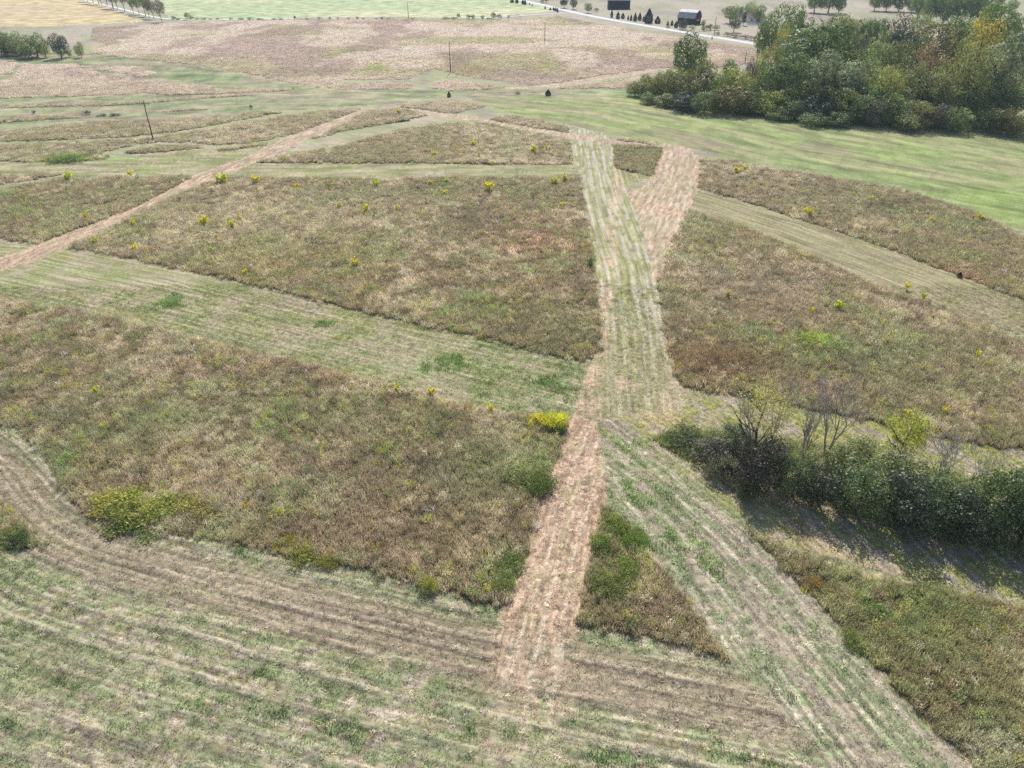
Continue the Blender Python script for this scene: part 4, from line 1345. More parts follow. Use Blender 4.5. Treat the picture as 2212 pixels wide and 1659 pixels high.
DKG = (0.165, 0.225, 0.065); MID = (0.21, 0.285, 0.07); GRY = (0.28, 0.315, 0.15); YGR = (0.36, 0.37, 0.08)
YEL = (0.56, 0.42, 0.05); ORA = (0.42, 0.27, 0.11); OLV = (0.25, 0.265, 0.08); CED = (0.04, 0.066, 0.036); PAL = (0.33, 0.39, 0.14); BRN = (0.18, 0.155, 0.10)
IN = 'wood trees'
FOREST = [  # z3 x, z3 top, z3 width, Y, kind, colour, label
    (70, 240, 195, 300, 'oak', DKG, 'lone round dark green oak at the left end of the wood'),
    (560, 110, 130, 345, 'tall', DKG, 'dark narrow tree at the wood edge nearest the road end'),
    (660, 185, 90, 318, 'loose', (0.42, 0.36, 0.07), 'thin tree with yellow leaves at the left rim of the wood'),
    (540, 320, 90, 300, 'loose', YGR, 'small yellow-tinged tree low at the left rim of the wood'),
    (700, 35, 200, 372, 'round', MID, 'broad mid-green crown at the back left of the wood'),
    (800, 95, 170, 338, 'oak', DKG, 'dark crown just behind the big central oak'),
    (1000, 85, 190, 345, 'round', OLV, 'olive crown behind the big central oak, right side'),
    (1120, 80, 180, 352, 'round', YGR, 'yellow-green crown at the back middle of the wood'),
    (1260, 110, 160, 345, 'oak', MID, 'mid-green crown in the back row above the pale sapling'),
    (1410, 95, 180, 350, 'loose', BRN, 'brownish thinning crown in the back row of the wood'),
    (1560, 105, 150, 338, 'round', PAL, 'pale green crown in the back row right of the brownish one'),
    (1440, 200, 170, 318, 'tall', CED, 'very dark tree in a hollow in the middle of the wood'),
    (930, 165, 420, 292, 'oak', DKG, 'biggest oak of the wood with a broad dark lumpy crown'),
    (670, 330, 280, 276, 'oak', DKG, 'dark lower oak in front and left of the biggest one'),
    (1010, 345, 290, 268, 'oak', GRY, 'grey-green oak in front of the biggest one'),
    (1120, 440, 170, 264, 'round', GRY, 'small grey-green tree right of the front oak'),
    (1290, 240, 160, 300, 'round', PAL, 'pale yellow-green tree standing in the centre of the wood'),
    (1160, 215, 110, 318, 'loose', BRN, 'thin brownish tree behind the pale central one'),
    (1220, 330, 190, 285, 'loose', MID, 'light leafy tree below the pale central one'),
    (1430, 280, 170, 292, 'round', OLV, 'olive tree left of the orange-topped tree'),
    (1640, 285, 200, 280, 'loose', (0.34, 0.25, 0.12), 'orange-topped tree with sparse autumn leaves'),
    (1690, 135, 250, 315, 'round', (0.27, 0.25, 0.085), 'wide tree turning golden behind the orange-topped one'),
    (1860, 110, 200, 322, 'oak', MID, 'green crown in the back row left of the bright yellow tree'),
    (1990, 125, 200, 294, 'loose', (0.46, 0.38, 0.06), 'bright yellow autumn tree near the right edge'),
    (2080, 45, 260, 330, 'oak', MID, 'tall green crown behind the bright yellow tree'),
    (2150, 265, 260, 262, 'oak', GRY, 'large pale grey-green tree at the right edge of the photo'),
    (2230, 140, 240, 300, 'oak', DKG, 'dark tree cut by the right edge behind the pale one'),
    (1820, 300, 210, 270, 'loose', OLV, 'olive loose tree between the orange and yellow ones'),
    (1560, 420, 180, 262, 'loose', OLV, 'thin olive tree below the orange-topped one'),
    (1360, 460, 180, 260, 'loose', YGR, 'light yellow-green young tree at the front of the wood'),
    (1930, 330, 200, 256, 'loose', OLV, 'tree with a dark bent trunk in front of the yellow tree'),
    (1700, 480, 190, 255, 'scrub', OLV, 'bushy olive tree at the front right of the wood'),
]
for i, (zx, zt, zw, Y, kind, c, lb) in enumerate(FOREST):
    Y -= 9 if Y < 284 and zx > 400 else 0
    by_top('wood_tree', kind, Z3(zx), zt / 3.0, zw / 3.0 * 1.34, Y, c, lb, 'tree', IN, low=0.16 if kind != 'loose' else 0.16)
SCRUB = [
    (-40, 430, 150, 290, OLV, 'loose low tree just left of the lone oak'),
    (-300, 520, 110, 305, OLV, 'outermost low bush at the left tip of the wood'),
    (-235, 475, 120, 302, (0.26, 0.26, 0.08), 'yellow-green bush second from the left tip of the wood'),
    (-170, 500, 120, 296, MID, 'green bush third from the left tip of the wood'),
    (-110, 450, 130, 294, (0.27, 0.25, 0.08), 'tall loose bush fourth from the left tip of the wood'),
    (-200, 590, 130, 288, DKG, 'low dark bush in front of the left tip of the wood'),
    (-90, 600, 140, 282, OLV, 'low olive bush in front of the left tip of the wood'),
    (250, 470, 150, 280, MID, 'mid-green bush filling between the lone oak and the wood'),
    (430, 480, 150, 276, OLV, 'olive bush filling the gap left of the wood'),
    (60, 440, 150, 284, (0.22, 0.22, 0.07), 'yellow-green bush below the lone round oak'),
    (170, 385, 150, 288, (0.22, 0.225, 0.075), 'tall loose yellow-green bush right of the lone oak'),
    (330, 370, 110, 292, DKG, 'small dark tree among the yellow-green bushes left of the wood'),
    (345, 425, 190, 284, YGR, 'pale yellow-green bush at the gap before the wood'),
    (470, 350, 80, 300, BRN, 'thin grey-brown tree at the gap before the wood'),
    (20, 600, 170, 274, CED, 'dark bush at the left foot of the wood'),
    (160, 580, 170, 270, DKG, 'dark green bush second along the foot of the wood'),
    (330, 545, 210, 270, (0.20, 0.18, 0.04), 'yellow-topped bush at the foot of the wood'),
    (460, 600, 150, 266, OLV, 'olive bush right of the yellow-topped one'),
    (590, 590, 170, 264, YGR, 'yellow-green bush below the dark lower oak'),
    (720, 640, 150, 258, DKG, 'dark bush in the deep shade below the dark oaks'),
    (780, 510, 170, 266, YGR, 'yellow-green bush lit in front of the dark oaks'),
    (900, 600, 190, 256, CED, 'darkest bush at the front of the wood'),
    (1050, 570, 180, 256, OLV, 'olive bush below the grey-green front oak'),
    (1190, 600, 160, 252, DKG, 'dark bush right of the olive one below the front oak'),
    (1270, 640, 130, 249, BRN, 'grey-brown vine-hung bush at the front of the wood'),
    (1400, 580, 190, 251, MID, 'green bush below the young yellow-green tree'),
    (1550, 650, 180, 247, OLV, 'olive bush at the right front of the wood'),
    (1690, 660, 160, 246, BRN, 'brownish bush below the bushy olive tree'),
    (1800, 690, 150, 243, MID, 'green bush left of the bent trunk'),
    (2020, 680, 160, 243, DKG, 'dark bush right of the bent trunk'),
    (2120, 700, 150, 240, (0.16, 0.14, 0.04), 'yellowing bush at the right edge of the wood'),
    (2210, 720, 160, 238, OLV, 'olive bush cut by the right edge of the photo'),
    (860, 730, 150, 249, DKG, 'low dark bush at the very front of the wood'),
    (640, 700, 150, 257, DKG, 'low dark bush at the front below the dark lower oak'),
    (1480, 740, 150, 243, OLV, 'low olive bush at the very front right of the wood'),
    (1020, 720, 140, 248, DKG, 'low dark bush right of the lowest one'),
]
for (zx, zt, zw, Y, c, lb) in SCRUB:
    Y -= 12 if Y > 268 else 9
    by_top('wood_bush', 'scrub', Z3(zx), zt / 3.0, zw / 3.0 * (1.4 if zt > 460 else 1.5), Y, c, lb, 'bush', 'bushes along the foot of the wood', low=0.0)
for k, (zx, zt, zw, Y) in enumerate([(900, 420, 220, 300), (1240, 420, 220, 280), (1500, 380, 220, 285), (1750, 420, 230, 280), (2000, 420, 230, 275), (740, 260, 220, 310), (1350, 220, 180, 325), (1880, 230, 200, 305), (620, 480, 180, 285), (800, 470, 220, 268), (960, 480, 220, 266), (1100, 500, 220, 264), (1260, 470, 220, 264), (1400, 430, 220, 272), (1560, 480, 220, 262), (1700, 450, 220, 266), (1850, 480, 220, 260), (2010, 480, 220, 258), (2150, 520, 220, 256), (1050, 260, 200, 312), (1550, 260, 200, 312), (700, 560, 220, 256), (880, 540, 230, 254), (1060, 560, 230, 252), (1230, 560, 230, 250), (1420, 560, 230, 250), (1620, 560, 230, 248), (1800, 580, 230, 246), (1980, 580, 230, 246), (2160, 600, 230, 244), (450, 560, 200, 268)]):
    Y -= 8 if Y > 256 and Y < 284 else 0
    by_top('wood_tree', 'tall', Z3(zx), zt / 3.0, zw / 3.0 * 1.15, Y, [MID, OLV, DKG][k % 3], 'inner tree of the wood filling the gaps between the others', 'tree', 'inner trees of the wood', low=0.05)

# bent bare trunk and a dead tree showing in the wood
def bare_tree(name, x, y, hgt, wid, label, seed, stems=3, mat=None, cat='tree', col=None, fine=True):
    r = np.random.default_rng(seed)
    t = bpy.data.objects.new(name, None); COL.objects.link(t)
    t.location = (x, y, float(height(x, y)) - .05)
    tag(t, label, cat)
    trunk, twigs = Tubes(), Tubes()

    def grow(p, d, L, rad, lev):
        pts = [p]; rr = [rad]
        n = 4
        for k in range(n):
            d = d + r.normal(size=3) * 0.10 + np.array([0, 0, 0.05])
            d = d / np.linalg.norm(d)
            pts.append(pts[-1] + d * L / n)
            rr.append(rad * (1 - 0.55 * (k + 1) / n))
        (trunk if lev == 0 else twigs).add(pts, rr, 6 if lev == 0 else 4 if lev == 1 else 3)
        if lev >= (4 if fine else 3):
            return
        kids = 4 if lev == 0 else 3
        for k in range(kids):
            f = 1 + int(r.random() * n) if lev else 2 + int(r.random() * (n - 1))
            f = min(f, n)
            a = r.random() * 6.283
            sp = wid / hgt * (0.9 if lev == 0 else 0.75)
            side_ = np.array([math.cos(a), math.sin(a), 0]) * sp
            dd = d * 0.75 + side_ + np.array([0, 0, 0.35]); dd /= np.linalg.norm(dd)
            grow(pts[f], dd, L * (0.52 + .2 * r.random()), max(0.02, rr[f] * 0.6), lev + 1)
    for s in range(stems):
        a = 6.283 * s / stems + r.random()
        d = np.array([math.cos(a) * .18 * wid / hgt * 2, math.sin(a) * .18 * wid / hgt * 2, 1.0]); d /= np.linalg.norm(d)
        grow(np.array([math.cos(a) * .04 * (stems > 1), math.sin(a) * .04 * (stems > 1), 0.0]), d, hgt * 0.46, hgt * 0.0125, 0)
    link('trunk', trunk.mesh('trunk', mat or M_DEAD), t)
    link('branches', twigs.mesh('branches', mat or M_DEAD), t)
    return t


X, Y, _ = gnd(Z3(1890), 900 / 3.0)
bare_tree('bare_tree', float(X) + 1.5, 247.0, 17, 9, 'bare dark branching tree leaning out of the right front of the wood', 5, 1, M_BARK, fine=False)
X, zt = at_depth(Z3(1620), 470 / 3.0, 268)
bare_tree('bare_tree', X, 268, 14, 6, 'grey bare trunk standing below the orange-topped tree', 6, 2, fine=False)
X, zt = at_depth(Z3(480), 380 / 3.0, 286)
bare_tree('bare_tree', X, 286, 11, 4, 'thin grey bare tree at the gap left of the wood', 7, 2, fine=False)

# ------------------------------------------------------------------ near hedge
def H6(x, y): return 1404 + x * .3654, 756 + y * .3654


HEDGE = [  # kind, x, ybase, width, ytop, colour, name, label, cat
    ('fine', 500, 640, 200, 440, (0.075, 0.10, 0.04), 'hedge_shrub', 'dark green shrub at the left shoulder of the near hedge', 'shrub'),
    ('fine', 640, 830, 300, 490, (0.075, 0.065, 0.045), 'hedge_shrub', 'brownish bramble mound at the left end of the near hedge', 'shrub'),
    ('fine', 420, 700, 200, 540, (0.085, 0.075, 0.05), 'hedge_shrub', 'low purple-brown bush at the left end of the near hedge', 'shrub'),
    ('fine', 860, 890, 250, 610, (0.11, 0.14, 0.045), 'hedge_shrub', 'mid-green shrub below the smaller bare tree', 'shrub'),
    ('fine', 1010, 950, 260, 670, (0.05, 0.06, 0.03), 'hedge_shrub', 'dark tangled shrub below the larger bare tree', 'shrub'),
    ('fine', 1230, 1000, 310, 650, (0.13, 0.17, 0.06), 'hedge_shrub', 'green shrub in the middle of the near hedge', 'shrub'),
    ('fine', 1290, 760, 280, 520, (0.21, 0.23, 0.085), 'hedge_shrub', 'lighter olive shrub behind the middle of the near hedge', 'shrub'),
    ('fine', 1450, 920, 300, 610, (0.15, 0.17, 0.065), 'hedge_shrub', 'olive green shrub right of the middle of the near hedge', 'shrub'),
    ('fine', 1500, 1090, 330, 740, (0.045, 0.06, 0.03), 'hedge_shrub', 'dark shrub at the front right of the near hedge', 'shrub'),
    ('fine', 1730, 1070, 310, 740, (0.10, 0.14, 0.05), 'hedge_shrub', 'green shrub below the leaning bare tree', 'shrub'),
    ('fine', 1900, 1160, 300, 830, (0.045, 0.06, 0.03), 'hedge_shrub', 'dark low shrub in front of the right end of the near hedge', 'shrub'),
    ('fine', 2080, 1120, 330, 680, (0.09, 0.13, 0.04), 'hedge_shrub', 'deep green bushy evergreen at the right end of the near hedge', 'shrub'),
    ('fine', 2200, 1200, 300, 800, (0.05, 0.07, 0.03), 'hedge_shrub', 'dark shrub cut by the right edge of the photo', 'shrub'),
    ('fine', 1160, 740, 220, 560, (0.20, 0.22, 0.08), 'hedge_shrub', 'pale leafy shrub behind the dead branch pile', 'shrub'),
    ('fine', 750, 640, 170, 500, (0.19, 0.20, 0.08), 'hedge_shrub', 'small olive shrub between the sparse tree and the bare tree', 'shrub'),
    ('plume', 200, 560, 240, 455, (0.14, 0.16, 0.08), 'weed_mound', 'grey-green weed mound at the left tip of the near hedge', 'weeds'),
    ('plume', 330, 660, 220, 540, (0.18, 0.18, 0.12), 'weed_mound', 'pale feathery weed mound left of the bramble', 'weeds'),
    ('plume', 430, 760, 200, 620, (0.17, 0.17, 0.10), 'weed_mound', 'pale weed mound in front of the low purple-brown bush', 'weeds'),
    ('plume', 570, 880, 160, 760, (0.10, 0.12, 0.055), 'weed_mound', 'dark weed mound below the bramble mound', 'weeds'),
]
for kind, zx, zb, zw, zt, c, nm, lb, ct in HEDGE:
    a, b = H6(zx, zb); _, tp = H6(zx, zt)
    by_base(nm, kind, a, b, zw * .3654 * (1.3 if ct == 'shrub' else 1.1), tp, c, lb, ct, 'shrubs of the near hedge' if ct == 'shrub' else 'weed mounds beside the near hedge', low=0.0)
a, b = H6(615, 690); _, tp = H6(0, 150)
by_base('hedge_tree', 'open', a, b, 380 * .3654, tp, (0.34, 0.31, 0.10), 'sparse yellow-green tree at the left end of the near hedge', 'tree', low=0.36)
a, b = H6(1480, 690); _, tp = H6(0, 325)
by_base('hedge_tree', 'loose', a, b, 260 * .3654, tp, (0.44, 0.46, 0.07), 'bright yellow-green young tree behind the near hedge', 'tree', low=0.12)


def bare_at(zx, zb, zw, ztp, label, seed, stems, **k):
    a, b = H6(zx, zb)
    X, Y, g = gnd(a, b); X, Y = float(X), float(Y)
    dx, dy, dz = ray(a, 756 + ztp * .3654)
    h = CAM_H + dz * Y / dy - float(g)
    bare_tree('bare_tree', X, Y, h * 1.05, zw * .3654 * scale_at(Y), label, seed, stems, **k)


bare_at(905, 640, 170, 300, 'smaller grey bare tree with several upright stems in the near hedge', 31, 4)
bare_at(1030, 640, 330, 130, 'larger grey bare tree spreading above the near hedge', 32, 3)
bare_at(1690, 860, 340, 470, 'bare tree with leaning branches towards the right of the near hedge', 33, 3)
bare_at(1890, 880, 250, 560, 'thin bare tree near the right end of the near hedge', 34, 2)
bare_at(640, 700, 200, 110, 'bare twigs rising through the sparse yellow-green tree', 35, 2)

# dead branch pile
r = np.random.default_rng(77)
a, b = H6(1120, 900)
X, Y, g = gnd(a, b); X, Y = float(X), float(Y)
t = bpy.data.objects.new('dead_branch_pile', None); COL.objects.link(t); t.location = (X, Y, float(height(X, Y)))
tag(t, 'pile of pale dead branches slumped in the middle of the near hedge', 'branches')
for k in range(16):
    tb = Tubes()
    p = np.array([r.normal() * 2.4, r.normal() * 1.0 - 1.0, 2.0 + 3.0 * r.random()])
    a_ = r.random() * 6.283
    d = np.array([math.cos(a_), math.sin(a_), 0.5 * r.normal()]); d /= np.linalg.norm(d)
    pts = [p]
    for j in range(6):
        d = d + .22 * r.normal(size=3); d /= np.linalg.norm(d)
        pts.append(pts[-1] + d * (.35 + .25 * r.random()))
        if j > 1 and j % 2 == 0:
            e = d + .7 * r.normal(size=3); e /= np.linalg.norm(e)
            tb.add([pts[-1], pts[-1] + e * .5, pts[-1] + e * 1.0 + .1 * r.normal(size=3)], [.03, .022, .01], 4)
    pts = [np.array([q[0], q[1], max(q[2], .15)]) for q in pts]
    tb.add(pts, [.07 * (1 - .7 * j / 6) for j in range(7)], 5)
    link('branch', tb.mesh('branch', M_DEAD), t)

# ------------------------------------------------------------------ shrubs and weeds standing in the grass
YG = (0.27, 0.29, 0.06); LG = (0.20, 0.23, 0.065); GG = (0.15, 0.19, 0.055); YY_ = (0.52, 0.44, 0.05)
SHRUBS = [  # x, ybase, width, ytop, colour, label
    (1166, 925, 38, 886, (0.50, 0.46, 0.05), 'golden yellow shrub, left of the pair by the hay path corner'),
    (1206, 926, 36, 878, (0.50, 0.50, 0.06), 'bright yellow shrub at the corner of the field by the hay path'),
    (225, 1100, 80, 1062, (0.32, 0.30, 0.05), 'yellow-green goldenrod mound at the left of the big patch'),
    (298, 1112, 100, 1040, YG, 'largest yellow-green goldenrod mound of the left patch'),
    (360, 1108, 80, 1062, (0.27, 0.30, 0.06), 'yellow-green goldenrod mound right of the largest one'),
    (410, 1105, 70, 1062, (0.33, 0.30, 0.06), 'yellowish goldenrod mound near the right of the left patch'),
    (262, 1135, 80, 1095, LG, 'green goldenrod mound at the foot of the left patch'),
    (345, 1138, 90, 1100, (0.17, 0.22, 0.06), 'dull green goldenrod mound lowest in the left patch'),
    (445, 1120, 60, 1090, (0.26, 0.25, 0.06), 'small goldenrod mound at the right tail of the left patch'),
    (1130, 1035, 74, 990, LG, 'feathery green shrub beside the hay path'),
    (1165, 1062, 60, 1010, (0.12, 0.16, 0.04), 'green shrub on the edge just below the feathery one'),
    (1108, 1225, 54, 1185, GG, 'dark green shrub on the lower edge of the hay path'),
    (1068, 1235, 54, 1200, LG, 'green shrub left of the dark one by the hay path'),
    (1085, 1275, 46, 1232, (0.17, 0.21, 0.05), 'yellow-green shrub low by the hay path'),
    (655, 1210, 60, 1165, (0.24, 0.25, 0.05), 'yellow-green weed mound on the swath edge, middle of three'),
    (620, 1188, 40, 1152, (0.28, 0.26, 0.05), 'yellow weed mound on the swath edge, left of three'),
    (708, 1222, 38, 1190, (0.26, 0.26, 0.05), 'small yellow weed mound on the swath edge, right of three'),
    (925, 1278, 42, 1242, (0.26, 0.27, 0.06), 'lone yellow-green weed mound near the bottom of the left field'),
    (1330, 1150, 46, 1100, LG, 'green shrub near the tip of the triangular patch'),
    (1372, 1180, 50, 1132, (0.17, 0.24, 0.05), 'bright green shrub on the right edge of the triangular patch'),
    (1300, 1192, 46, 1142, (0.14, 0.20, 0.045), 'green shrub on the left edge of the triangular patch'),
    (1345, 1245, 56, 1195, (0.2, 0.25, 0.06), 'light green shrub in the middle of the triangular patch'),
    (1305, 1275, 50, 1228, LG, 'green shrub lower left in the triangular patch'),
    (1340, 1285, 44, 1245, (0.16, 0.19, 0.05), 'low shrub below the middle of the triangular patch'),
    (1750, 748, 56, 722, (0.26, 0.30, 0.06), 'yellow-green mound in the dark grass right of the track'),
    (1795, 752, 60, 730, (0.22, 0.26, 0.06), 'dull yellow-green mound beside the other in the right field'),
    (130, 348, 60, 334, (0.13, 0.18, 0.05), 'green shrub patch on the row edge at the far left'),
    (165, 347, 50, 335, (0.11, 0.16, 0.05), 'darker green shrub on the row edge left of the pole'),
    (868, 263, 30, 254, (0.11, 0.17, 0.05), 'green shrub on the ridge field edge'),
    (185, 248, 16, 236, (0.07, 0.10, 0.04), 'dark shrub in the left valley'),
    (218, 251, 16, 243, (0.08, 0.11, 0.05), 'small shrub right of the dark one in the left valley'),
    (245, 251, 22, 243, (0.09, 0.11, 0.06), 'broad low shrub in the left valley'),
    (72, 246, 9, 236, (0.15, 0.10, 0.07), 'rusty small shrub in the left valley'),
    (543, 235, 7, 223, (0.06, 0.09, 0.05), 'tiny dark sapling in the valley'),
    (1118, 204, 12, 194, (0.16, 0.17, 0.09), 'thin weedy shrub between the two small cedars'),
    (1760, 1268, 28, 1240, (0.3, 0.2, 0.06), 'orange-tinged weed mound at the top of the lower right field'),
    (1900, 1335, 60, 1295, (0.16, 0.22, 0.06), 'green weed mound inside the lower right field'),
    (1850, 1395, 46, 1360, (0.18, 0.21, 0.06), 'green weed mound at the left edge of the lower right field'),
    (2120, 1350, 70, 1305, (0.2, 0.22, 0.08), 'olive weed mound at the right of the lower right field'),
    (20, 1172, 50, 1130, (0.17, 0.2, 0.07), 'olive weed mound in the swath bend at the left edge'),
    (40, 1180, 36, 1140, (0.10, 0.14, 0.05), 'darker weed mound in the swath bend at the left edge'),
]
LOW = ('left patch', 'largest one', 'swath', 'triangular', 'hay path', 'feathery', 'the dark one', 'lower right field')
for (px, pb, w, pt, c, lb) in SHRUBS:
    by_base('weed_mound' if 'mound' in lb else 'field_shrub', 'plume' if pb > 300 else 'small', px, pb, w * (1.3 if not any(q in lb for q in LOW) else 1.5), pt + (0.22 if not any(q in lb for q in LOW) or 'corner' in lb else 0.38) * (pb - pt), c, lb, 'weeds' if 'mound' in lb else 'shrub',
            'weed mounds in the fields' if 'mound' in lb else 'shrubs in the fields', low=0.0, trunk=True)
by_base('field_shrub', 'fine', 1273, 580, 20, 556, (0.06, 0.13, 0.03), 'small bright green bush on the edge of the central field', 'shrub', low=0.0)
by_base('cedar', 'cedar', 970, 210, 11, 197, CED, 'small dark cedar left on the ridge line', 'cedar', trunk=True)
by_base('cedar', 'cedar', 1184, 207, 17, 193, CED, 'rounded dark cedar in the middle of the ridge line', 'cedar', trunk=True)
by_base('cedar', 'cedar', 2073, 600, 13, 587, (0.03, 0.06, 0.03), 'tiny cedar on the dark field edge at the right', 'cedar', trunk=True)


# yellow weeds: a stalk with a leafy yellow head
def weed_meshes(seed):
    r = np.random.default_rng(seed)
    st = Tubes()
    V, Q, C = [], [], []
    for s in range(5):
        a = r.random() * 6.283; L = .75 + .3 * r.random()
        tip = np.array([math.cos(a) * .32, math.sin(a) * .32, L])
        st.add([np.zeros(3), tip * np.array([.35, .35, .55]), tip], [.022, .016, .008], 4)
        for k in range(22):
            f = .45 + .6 * r.random()
            p = tip * np.array([f, f, f]) + r.normal(size=3) * .11
            u = r.normal(size=3); u /= np.linalg.norm(u); w = np.cross(u, r.normal(size=3)); w /= np.linalg.norm(w)
            q = .10 + .09 * r.random()
            b = len(V); V += [p - u * q, p + w * q * .6, p + u * q, p - w * q * .6]; Q.append((b, b + 1, b + 2, b + 3))
            v = 1 + .4 * (r.random() * 2 - 1); C.append((v, v, v))
    return mesh_np('flower_head', np.array(V), quads=np.array(Q), mat=M_WEED, face_colors=np.array(C), cname='blade'), st.mesh('stalk', M_BARK)


WM = [weed_meshes(500 + k) for k in range(4)]
F_C = 'yellow weed in the big field left of the striped track'
WEEDS = [  # x, ybase, size px, colour, label
    (440, 490, 24, 'stocky bright yellow weed at the upper left of the central field'), (500, 495, 22, 'yellow-green weed right of the stocky one in the central field'),
    (518, 480, 16, 'small yellow weed above the yellow-green one in the central field'), (290, 545, 18, 'bright yellow weed near the left corner of the central field'),
    (206, 529, 16, 'yellow-green weed closest to the diagonal hay path corner'), (288, 490, 18, 'dull yellow weed just right of the diagonal hay path'),
    (640, 408, 14, 'yellow weed on the top edge of the central field, third from its left corner'), (812, 405, 18, 'yellow weed under the top edge of the central field, left of centre'), (733, 451, 12, 'small yellow weed left of the mid-height one in the central field'), (790, 461, 20, 'yellow weed at mid-height of the central field'),
    (860, 458, 14, 'small yellow weed right of the mid-height one in the central field'), (768, 578, 22, 'bright yellow-green weed in the middle of the central field'), (529, 598, 16, 'yellow weed near the lower left edge of the central field'),
    (456, 547, 12, 'small yellow weed low on the left side of the central field'), (468, 519, 12, 'small yellow weed just above the low one on the left of the central field'), (1057, 414, 24, 'tall forked yellow weed under the top edge of the central field'),
    (1197, 400, 18, 'yellow weed pair member near the striped track, left'), (1220, 392, 18, 'yellow weed close to the striped track at the top of the central field'), (1215, 449, 14, 'small yellow weed beside the striped track'),
    (965, 397, 12, 'small yellow weed left of the tall forked one in the central field'), (930, 402, 12, 'second small yellow weed left of the tall forked one'), (962, 424, 12, 'small yellow weed below the two left of the tall forked one'), (480, 397, 30, 'wide yellow weed clump at the upper left corner of the central field'), (553, 398, 20, 'second yellow weed clump at the top left of the central field'),
    (1024, 318, 14, 'yellow weed in the upper centre field, left'), (1153, 333, 20, 'largest yellow weed of the upper centre field'), (1183, 328, 14, 'yellow weed at the right of the upper centre field'), (937, 337, 12, 'small yellow weed at the lower left of the upper centre field'),
    (1035, 341, 10, 'tiny yellow weed by the lower edge of the upper centre field'), (862, 247, 12, 'small yellow weed on the ridge field'),
    (1592, 376, 18, 'yellow weed at the left end of the upper right field'), (1610, 370, 14, 'smaller yellow weed at the left end of the upper right field'), (1748, 470, 22, 'yellow weed pair on the lower edge of the upper right field'),
    (1738, 462, 14, 'small yellow weed above the pair on the lower edge of the upper right field'), (1885, 436, 12, 'yellow-green weed in the middle of the upper right field'), (2118, 479, 18, 'bright yellow weed at the meadow edge on the right'), (2012, 482, 12, 'small yellow weed in the upper right field near the right'),
    (1812, 674, 26, 'tall yellow weed in the middle of the right field'), (1752, 681, 16, 'yellow weed left of the tall one in the right field'), (1960, 628, 14, 'yellow weed on the top edge of the right field'), (1994, 650, 14, 'smaller yellow weed on the top edge of the right field'), (1574, 645, 10, 'tiny yellow weed at the left of the right field'),
    (2112, 776, 14, 'yellow weed at the far right of the right field'), (148, 392, 22, 'yellow weed in the field left of the diagonal path, near its top'), (186, 474, 16, 'yellow weed on the edge of the diagonal hay path'), (282, 382, 14, 'dull yellow weed below the mown strip at the left'),
    (858, 850, 18, 'yellow weed on the top edge of the lower left field, left one'), (932, 858, 20, 'yellow weed on the top edge of the lower left field, middle one'), (1060, 895, 20, 'yellow-green weed on the top edge of the lower left field near the hay path'), (210, 856, 14, 'small yellow weed in the lower left field'),
    (1958, 905, 20, 'yellow bushy weed behind the near hedge'), (2040, 900, 16, 'orange-yellow weed at the lower right of the right field'), (1640, 870, 18, 'yellow weed at the lower edge of the right field'),
]
for k, (px, pb, s, lb) in enumerate(WEEDS):
    X, Y, g = gnd(px, pb); X, Y = float(X), float(Y)
    Y += 0.3
    w = max(0.8, s * scale_at(Y) * 0.85)
    t = bpy.data.objects.new('yellow_weed', None); COL.objects.link(t)
    t.location = (X, Y, float(height(X, Y)))
    t.rotation_euler = (0, 0, RNG.random() * 6.28)
    tag(t, lb, 'weed', 'yellow weeds standing in the tall grass')
    hd = link('flower_head', WM[k % 4][0], t); sk = link('stalk', WM[k % 4][1], t)
    hh = max(1.25, min(2.4, w * 0.95))
    for q in (hd, sk):
        q.scale = (w, w, hh)
    setcol(hd, [(0.80, 0.72, 0.07), (0.66, 0.70, 0.07), (0.74, 0.64, 0.08)][k % 3])

# ------------------------------------------------------------------ far trees
def far_tree(kind, px, ptop, pbase, w, c, label, cat, group=None, low=.25, name=None, **k):
    X, Y, g = gnd(px, pbase); Y = float(Y)
    return by_top(name or ('cedar' if kind == 'cedar' else 'far_tree'), kind, px, ptop, w, Y, c, label, cat, group, low=low, **k)


ROW = [(1070, 20), (1135, 40), (1200, 55), (1250, 68), (1320, 80), (1385, 108), (1410, 115), (1450, 125), (1540, 150), (1670, 180), (1735, 190), (1810, 212), (1880, 235), (1930, 245), (2025, 282)]
ROWC = [PAL, OLV, PAL, OLV, PAL, OLV, OLV, PAL, OLV, DKG, MID, MID, (0.16, 0.15, 0.08), (0.15, 0.15, 0.07), (0.17, 0.16, 0.08)]
for k, (zx, zy) in enumerate(ROW):
    px, pb = zx * .1667, zy * .1667
    lb = 'slender tree in the lane-side row at top left'
    if k < 14: lb = ['farthest', 'second farthest', 'third farthest', 'fourth farthest', 'fifth farthest', 'sixth farthest', 'seventh farthest', 'eighth from the near end', 'seventh from the near end', '', 'fifth from the near end', 'fourth from the near end', 'third from the near end', 'second from the near end'][k] + ' tree of the lane-side row at top left'
    if k == len(ROW) - 1: lb = 'nearest tree of the lane-side row, thin and half bare'
    if k == 9: lb = 'darkest tree of the lane-side row at top left'
    far_tree('loose' if k in (12, 13, 14, 0, 2, 4) else 'tall', px, pb - 42 - 6 * (k % 3), pb, 17 + 4 * (k % 3), ROWC[k], lb, 'tree', 'trees in a row beside the gravel lane', low=.28, name='lane_tree')
